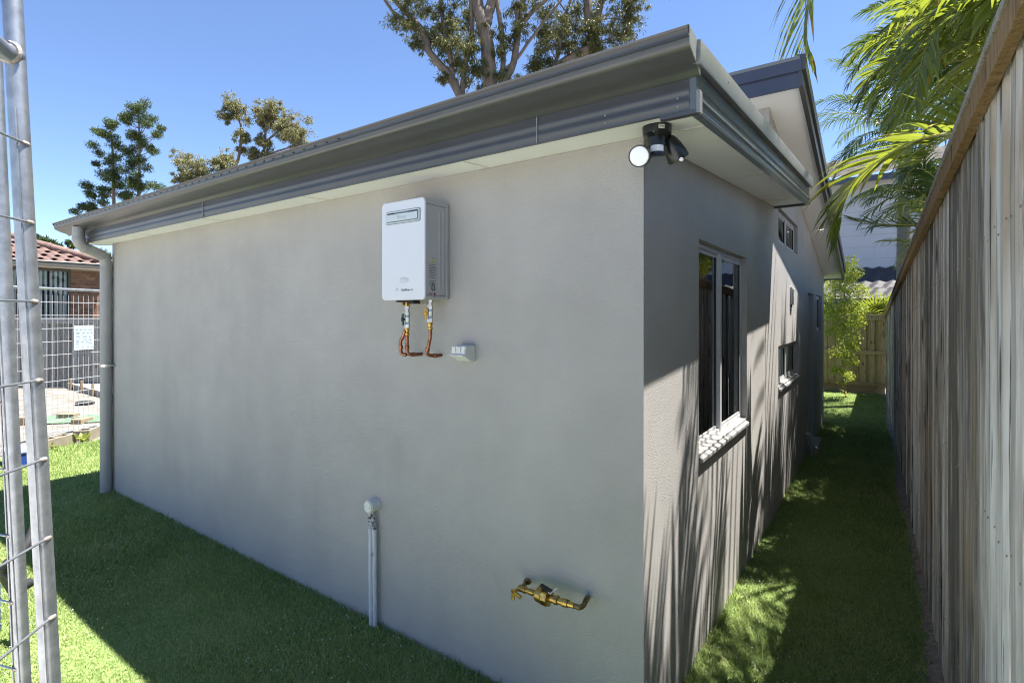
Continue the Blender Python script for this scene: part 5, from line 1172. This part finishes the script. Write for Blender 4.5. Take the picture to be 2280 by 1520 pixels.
gum('leafy gum with a bent orange-brown limb right of the rough-barked gum', [
    ([(-10.59, 15.74, -0.09),(-10.44, 15.85, 8.32),(-10.08, 16.10, 10.82),(-9.71, 16.36, 11.59),(-8.98, 16.88, 12.11),(-8.66, 17.10, 12.58),(-8.83, 16.98, 13.42),(-8.89, 16.94, 14.22),(-8.98, 16.88, 15.65)],0.30,0.14),
    ([(-8.72, 17.06, 12.47),(-8.59, 17.15, 12.79),(-8.54, 17.18, 13.51),(-8.39, 17.29, 14.22),(-8.18, 17.44, 15.47)],0.16,0.11),
    ([(-10.08, 16.10, 10.82),(-9.79, 16.31, 12.25),(-9.71, 16.36, 13.15),(-9.42, 16.57, 14.22)],0.08,0.05)],
    [(-10.27, 15.97, 13.83,0.47),(-9.86, 16.26, 13.29,0.57),(-9.56, 16.46, 12.58,0.57),(-10.00, 16.16, 12.22,0.43),(-9.13, 16.77, 13.11,0.57),(-8.25, 17.39, 13.47,0.64),(-7.69, 17.78, 13.69,0.50),(-7.52, 17.90, 13.11,0.39),(-7.96, 17.59, 12.58,0.47),(-8.39, 17.29, 12.22,0.39),(-8.98, 16.88, 12.43,0.39),(-10.30, 15.95, 11.86,0.32),(-10.59, 15.74, 11.50,0.21),(-7.74, 17.75, 12.32,0.29),(-8.69, 17.08, 13.86,0.50),(-7.54, 17.88, 14.19,0.39),(-9.35, 16.62, 13.69,0.50),(-8.54, 17.18, 12.97,0.43),(-10.08, 16.10, 12.70,0.43),(-9.86, 16.26, 11.72,0.36),(-9.27, 16.67, 12.07,0.32),(-8.18, 17.44, 12.88,0.47),(-8.98, 16.88, 15.29,0.89),(-7.96, 17.59, 15.29,0.80),(-9.86, 16.26, 15.12,0.72)],
    m_gum_leaf, 42, 195, 0.15, 0.030, m_bark, ((-10.360, 15.386, 0.000)))
gum('far olive gum with two flat-topped crowns above the gutter', [
    ([(-35.38, 16.66, -0.14),(-35.50, 16.57, 10.29),(-35.20, 16.78, 12.43),(-35.07, 16.87, 13.66),(-35.12, 16.84, 14.73),(-35.50, 16.57, 15.35)],0.13,0.05),
    ([(-34.50, 17.28, 10.29),(-34.05, 17.59, 12.19),(-33.74, 17.80, 13.20),(-33.70, 17.84, 14.43),(-33.49, 17.98, 15.35)],0.12,0.05),
    ([(-33.74, 17.80, 13.41),(-33.12, 18.25, 14.09),(-32.49, 18.69, 14.58),(-32.11, 18.95, 14.73)],0.08,0.04),
    ([(-34.05, 17.59, 12.19),(-33.24, 18.16, 12.74),(-32.49, 18.69, 13.05),(-31.99, 19.04, 13.41)],0.09,0.04)],
    [(-35.45, 16.61, 15.71,0.49),(-35.12, 16.84, 15.65,0.67),(-34.55, 17.24, 15.25,0.74),(-34.12, 17.54, 14.89,0.49),(-33.87, 17.72, 15.50,0.43),(-33.37, 18.07, 15.65,0.67),(-32.79, 18.48, 15.13,0.80),(-32.29, 18.83, 14.43,0.74),(-31.86, 19.13, 13.72,0.61),(-31.49, 19.39, 13.29,0.28),(-32.49, 18.69, 13.81,0.49),(-34.87, 17.01, 13.66,0.43),(-34.25, 17.45, 13.60,0.37),(-34.50, 17.28, 12.74,0.37),(-33.49, 17.98, 13.35,0.28),(-33.54, 17.95, 12.59,0.25),(-34.12, 17.54, 12.28,0.31),(-35.38, 16.66, 15.13,0.43),(-32.99, 18.33, 14.43,0.43),(-35.12, 16.84, 13.05,0.28)],
    m_gum_leaf2, 43, 190, 0.20, 0.055, m_bark2, ((-35.664, 16.808, 0.000)), 0.035, 'gum trees behind the house', 0.4)
gum('low pale olive gum just left of the flat-topped one, above the gutter', [
    ([(-34.67, 14.71, -0.04),(-34.91, 14.54, 9.23),(-35.15, 14.38, 10.68),(-35.62, 14.04, 11.26)],0.18,0.06),([(-34.67, 14.71, 8.65),(-34.20, 15.04, 10.68),(-34.08, 15.13, 11.84)],0.12,0.05)],
    [(-35.62, 14.04, 11.49,0.52),(-36.05, 13.74, 10.74,0.52),(-35.15, 14.38, 11.11,0.64),(-34.44, 14.88, 11.14,0.58),(-34.06, 15.14, 11.95,0.38),(-33.89, 15.26, 11.43,0.29),(-35.86, 13.88, 10.04,0.52),(-35.26, 14.29, 10.39,0.58),(-34.67, 14.71, 10.53,0.52),(-36.21, 13.63, 10.39,0.35),(-34.20, 15.04, 11.11,0.41)],
    m_gum_leaf2, 44, 200, 0.20, 0.055, m_bark2, ((-35.099, 14.910, 0.000)), 0.03, 'gum trees behind the house', 0.3)
# hoop pine: tufts of needles at the ends of upswept branches
hp = thing('hoop_pine', 'dark green hoop pine with tufted branches and two stems, left background', 'tree', ((-51.020, 15.872, 0.000)))
b = MB(); q = random.Random(51)
tA = limb(b, [(-46.72, 13.57, 0.17),(-46.94, 13.42, 9.54),(-47.00, 13.38, 12.60),(-47.06, 13.34, 14.31),(-47.14, 13.28, 15.60)], 0.15, 0.035, 20, 8)
tB = limb(b, [(-45.52, 14.42, 0.17),(-45.44, 14.48, 9.54),(-45.38, 14.52, 12.60),(-45.38, 14.52, 15.33),(-45.47, 14.46, 17.44)], 0.16, 0.035, 20, 8)
tufts = [(-48.03, 12.65, 15.60,0.27),(-47.45, 13.07, 16.18,0.27),(-47.22, 13.22, 15.87,0.24),(-46.64, 13.63, 16.73,0.31),(-46.58, 13.67, 15.94,0.27),(-46.19, 13.95, 17.13,0.24),(-45.47, 14.46, 17.64,0.34),(-45.61, 14.36, 17.20,0.31),(-45.02, 14.77, 17.13,0.31),(-45.41, 14.50, 16.76,0.34),(-44.80, 14.93, 16.55,0.31),(-45.02, 14.77, 16.21,0.31),(-45.83, 14.20, 16.49,0.27),(-46.14, 13.99, 16.32,0.27),(-45.91, 14.14, 16.04,0.27),(-44.66, 15.03, 15.94,0.27),(-44.16, 15.38, 15.70,0.24),(-43.93, 15.53, 15.19,0.24),(-44.52, 15.12, 15.43,0.24),(-44.88, 14.87, 14.89,0.24),(-44.74, 14.97, 14.34,0.24),(-44.60, 15.06, 13.86,0.27),(-44.66, 15.03, 12.67,0.31),(-45.02, 14.77, 13.35,0.31),(-45.91, 14.14, 15.16,0.31),(-45.55, 14.40, 15.23,0.31),(-46.19, 13.95, 15.16,0.34),(-46.72, 13.57, 14.95,0.34),(-47.00, 13.38, 15.23,0.31),(-47.31, 13.16, 15.23,0.27),(-47.00, 13.38, 14.51,0.31),(-46.58, 13.67, 14.44,0.34),(-46.14, 13.99, 14.07,0.34),(-45.83, 14.20, 14.24,0.31),(-45.77, 14.24, 13.79,0.31),(-45.33, 14.55, 14.51,0.27),(-48.03, 12.65, 14.51,0.31),(-48.14, 12.58, 13.90,0.27),(-47.86, 12.77, 13.05,0.20),(-47.81, 12.81, 12.36,0.34),(-47.73, 12.87, 12.43,0.31),(-47.22, 13.22, 13.59,0.31),(-47.00, 13.38, 13.18,0.31),(-46.86, 13.48, 12.64,0.34),(-46.41, 13.79, 13.46,0.31),(-46.19, 13.95, 12.91,0.34),(-46.00, 14.08, 12.47,0.34),(-45.55, 14.40, 13.18,0.31),(-45.24, 14.61, 13.35,0.31),(-47.08, 13.32, 11.82,0.31),(-46.58, 13.67, 11.92,0.31),(-46.27, 13.89, 11.75,0.31),(-45.69, 14.30, 11.82,0.34),(-45.41, 14.50, 11.48,0.34),(-45.24, 14.61, 11.21,0.31),(-44.97, 14.81, 11.38,0.31),(-44.38, 15.22, 11.31,0.34),(-44.07, 15.44, 11.31,0.31),(-46.58, 13.67, 11.31,0.31),(-46.41, 13.79, 10.76,0.34),(-46.00, 14.08, 10.49,0.31),(-45.61, 14.36, 10.66,0.31),(-48.48, 12.34, 11.38,0.34),(-48.59, 12.26, 10.80,0.24),(-48.20, 12.54, 11.21,0.27),(-47.67, 12.91, 11.10,0.27),(-47.31, 13.16, 11.04,0.27),(-48.03, 12.65, 10.66,0.27),(-47.67, 12.91, 10.49,0.27),(-48.03, 12.65, 10.12,0.24),(-47.75, 12.85, 9.91,0.24),(-49.29, 11.77, 9.78,0.27),(-49.06, 11.93, 9.33,0.24),(-48.56, 12.28, 9.81,0.24),(-48.26, 12.50, 9.61,0.24),(-48.70, 12.18, 9.50,0.24),(-46.22, 13.93, 11.24,0.27),(-46.72, 13.57, 10.56,0.27),(-45.10, 14.71, 12.09,0.27),(-45.66, 14.32, 11.24,0.31),(-46.50, 13.73, 12.26,0.31)]
cs, rs = [], []
for x,y,z,r in tufts:
    c = Vector((x+q.uniform(-0.5,0.5),y+q.uniform(-0.5,0.5),z)); st_ = min(tA+tB, key=lambda p: (p-c-Vector((0,0,-0.55))*(1+0.35*(Vector((p.x-c.x,p.y-c.y,0)).length))).length)
    limb(b, [st_, st_.lerp(c,0.55)+Vector((0,0,-0.12)), c], 0.035, 0.018, 6, 5)
    for k in range(3): cs.append((c.x+q.uniform(-0.14,0.14),c.y+q.uniform(-0.14,0.14),c.z+q.uniform(-0.08,0.12))); rs.append(r*1.45)
b.build('trunk', m_bark2, hp, smooth=True)
np_obj('crown', leaf_quads(cs, rs, [115]*len(cs), 0.19, 0.050, hang=-0.5, seed=9, flat=0.75), None, m_pine_leaf, hp, k=4)
# bright shrub and darker trees beyond the brick house
def bush(name, label, base, clumps, lm, seed, n, ln, wd, cat='shrub', group=None):
    q = random.Random(seed); t = thing(name, label, cat, base, group); b = MB(); B = Vector(base)
    for x,y,z,r in clumps: limb(b, [B,B.lerp(Vector((x,y,z)),0.6)+Vector((0,0,0.1)),(x,y,z)], 0.03, 0.008, 5, 5)
    b.build('stem', m_bark2, t)
    np_obj('foliage', leaf_quads([c[:3] for c in clumps],[c[3] for c in clumps],[n]*len(clumps),ln,wd,0.2,seed), None, lm, t, k=4); return t
bush('shrub', 'bright yellow-green shrub at the right end of the brick house', ((-23.296, 5.541, -0.000)), [(-20.46, 4.53, 1.85,0.15),(-20.33, 4.62, 2.15,0.18),(-20.41, 4.57, 2.37,0.12),(-20.29, 4.65, 2.52,0.13),(-20.48, 4.51, 2.12,0.10),(-20.29, 4.65, 1.85,0.15)], m_shrub_leaf, 61, 260, 0.10, 0.06)
bush('tree', 'dark leafy tree peeping out beyond the brick house eave', ((-47.456, 12.956, -0.000)), [(-30.68, 7.73, 3.58,0.31),(-30.41, 7.92, 3.25,0.35),(-30.87, 7.61, 3.29,0.22),(-30.58, 7.81, 3.03,0.31)], m_dark_leaf, 62, 320, 0.16, 0.08, 'tree')
bush('tree', 'distant dull green treetop over the ridge of the brick house', ((-86.179, 18.268, 0.000)), [(-59.52, 11.92, 8.36,0.31),(-59.04, 12.26, 8.20,0.39),(-59.80, 11.71, 8.48,0.24),(-58.55, 12.59, 7.97,0.31),(-58.07, 12.93, 7.66,0.31)], m_dark_leaf, 63, 260, 0.25, 0.12, 'tree')
bush('tree', 'small dark treetop seen under the gutter end beside the downpipe', ((-69.190, 18.591, 0.000)), [(-42.21, 9.41, 6.33,0.17),(-40.48, 10.63, 5.70,0.29),(-40.17, 10.85, 5.46,0.29),(-40.83, 10.38, 5.32,0.26),(-42.02, 9.55, 6.10,0.14)], m_dark_leaf, 64, 220, 0.2, 0.09, 'tree')

# ================================================================== LAWN
CAMX, CAMY = 0.7528, -1.9525
th = R(35.097); FWD = np.array([-math.sin(th), math.cos(th)]); RGT = np.array([math.cos(th), math.sin(th)])
g = np.random.default_rng(77)
def lawn_points(x0,x1,y0,y1,dens):
    n = int((x1-x0)*(y1-y0)*dens); return np.stack([g.uniform(x0,x1,n), g.uniform(y0,y1,n)],1)
P_all = [lawn_points(-7.95,1.0,-2.36,-0.003,21000), lawn_points(0.003,0.97,0.0,11.8,21000), lawn_points(-7.9,-5.38,0.0,3.2,12000), lawn_points(-0.8,0.0,7.62,11.8,12000)]
P = np.concatenate(P_all)
rel = P-np.array([CAMX,CAMY]); dep = rel@FWD; lat = rel@RGT
fxx = 0.99-0.0165*(P[:,1]-1.2)
edge = 0.025+0.04*g.random(len(P))+0.035*np.clip(np.sin(P[:,1]*1.7+0.4),0,1)
pan = (P[:,0] > -7.905-0.436*(P[:,1]+0.214)+0.22-0.12*g.random(len(P)))
keep = (dep > 0.7) & (np.abs(lat/np.maximum(dep,0.1)) < 1.35) & (P[:,0] < fxx-edge) & pan
keep &= (1.7*1174/np.maximum(dep,0.1) < 1300)
P = P[keep]; dep = dep[keep]
thin = g.random(len(P)) < np.clip(3.0/dep, 0.26, 1.0); P = P[thin]; dep = dep[thin]; N = len(P)
az = g.uniform(0,2*math.pi,N); tall = (0.017+0.016*g.random(N))*(0.8+0.35*np.sin(P[:,0]*2.3+1)*np.sin(P[:,1]*1.9)); lean = tall*g.uniform(0.4,1.5,N)
wdt = (0.0026+0.0016*g.random(N))*np.clip(dep/3.0,1.0,2.6)
strag = g.random(N) < 0.025; tall[strag] *= 1.3+0.7*g.random(strag.sum()); lean[strag] *= 1.8
wallside = ((np.abs(P[:,1]) < 0.035) & (P[:,0] < 0)) | ((P[:,0] < 0.035) & (P[:,1] > 0) & (P[:,1] < 7.6))
long_ = wallside & (g.random(N) < 0.30); tall[long_] *= 1.3+1.0*g.random(long_.sum())
dx,dy = np.cos(az),np.sin(az); sxx,syy = -dy,dx
z0 = np.full(N,-0.006)
base = np.stack([P[:,0],P[:,1],z0],1); side = np.stack([sxx,syy,np.zeros(N)],1)*wdt[:,None]/2; dr = np.stack([dx,dy,np.zeros(N)],1)
upv = np.array([0,0,1.0])
mid = base+dr*lean[:,None]*0.35+upv*tall[:,None]*0.6; tip = base+dr*lean[:,None]+upv*tall[:,None]
V = np.stack([base-side, base+side, mid+side*0.85, mid-side*0.85, tip],1).reshape(-1,3)
i0 = np.arange(N)*5
F = np.concatenate([np.stack([i0,i0+1,i0+2],1),np.stack([i0,i0+2,i0+3],1),np.stack([i0+3,i0+2,i0+4],1)])
tag(np_obj('lawn_grass', V, F, m_grass), 'short green lawn grass around the house', 'grass', kind='stuff')
# clover heads and fallen petals scattered through the grass
sel = g.choice(N, min(N, 3200), replace=False); sel = sel[(np.sin(P[sel,0]*3+P[sel,1]*1.3)+g.random(len(sel))*1.6) > 0.9]
c = np.stack([P[sel,0],P[sel,1],0.022+0.014*g.random(len(sel))],1); s = (0.0022+0.0024*g.random(len(sel)))[:,None]
oct_ = np.array([[1,0,0],[0,1,0],[-1,0,0],[0,-1,0],[0,0,1],[0,0,-1]],float)
V = (c[:,None,:]+oct_[None]*s[:,None,:]).reshape(-1,3); k0 = np.arange(len(sel))*6
F = np.concatenate([np.stack([k0+a,k0+b_,k0+4],1) for a,b_ in ((0,1),(1,2),(2,3),(3,0))]+[np.stack([k0+b_,k0+a,k0+5],1) for a,b_ in ((0,1),(1,2),(2,3),(3,0))])
tag(np_obj('clover_flowers', V, F, m_clover), 'tiny white clover heads dotted through the lawn', 'flowers', kind='stuff')
# leaf litter and small stones on the earth strip
b = MB(); q = random.Random(71)
for i in range(420):
    y = -0.6+q.random()**1.6*9; x = fence_x(y)-q.uniform(0.005,0.10); s = q.uniform(0.004,0.013); a = q.random()*6.28; h = q.uniform(0.2,0.7)*s
    d = Vector((math.cos(a)*s,math.sin(a)*s,0)); n_ = Vector((-d.y,d.x,0))*q.uniform(0.5,0.9); cpt = Vector((x,y,0.010+0.3*h))
    b.add([cpt-d,cpt+n_,cpt+d,cpt-n_,cpt+Vector((0,0,h))],[(0,1,4),(1,2,4),(2,3,4),(3,0,4)])
tag(b.build('leaf_litter', m_dirt), 'small stones and litter along the foot of the paling fence', 'litter', kind='stuff')
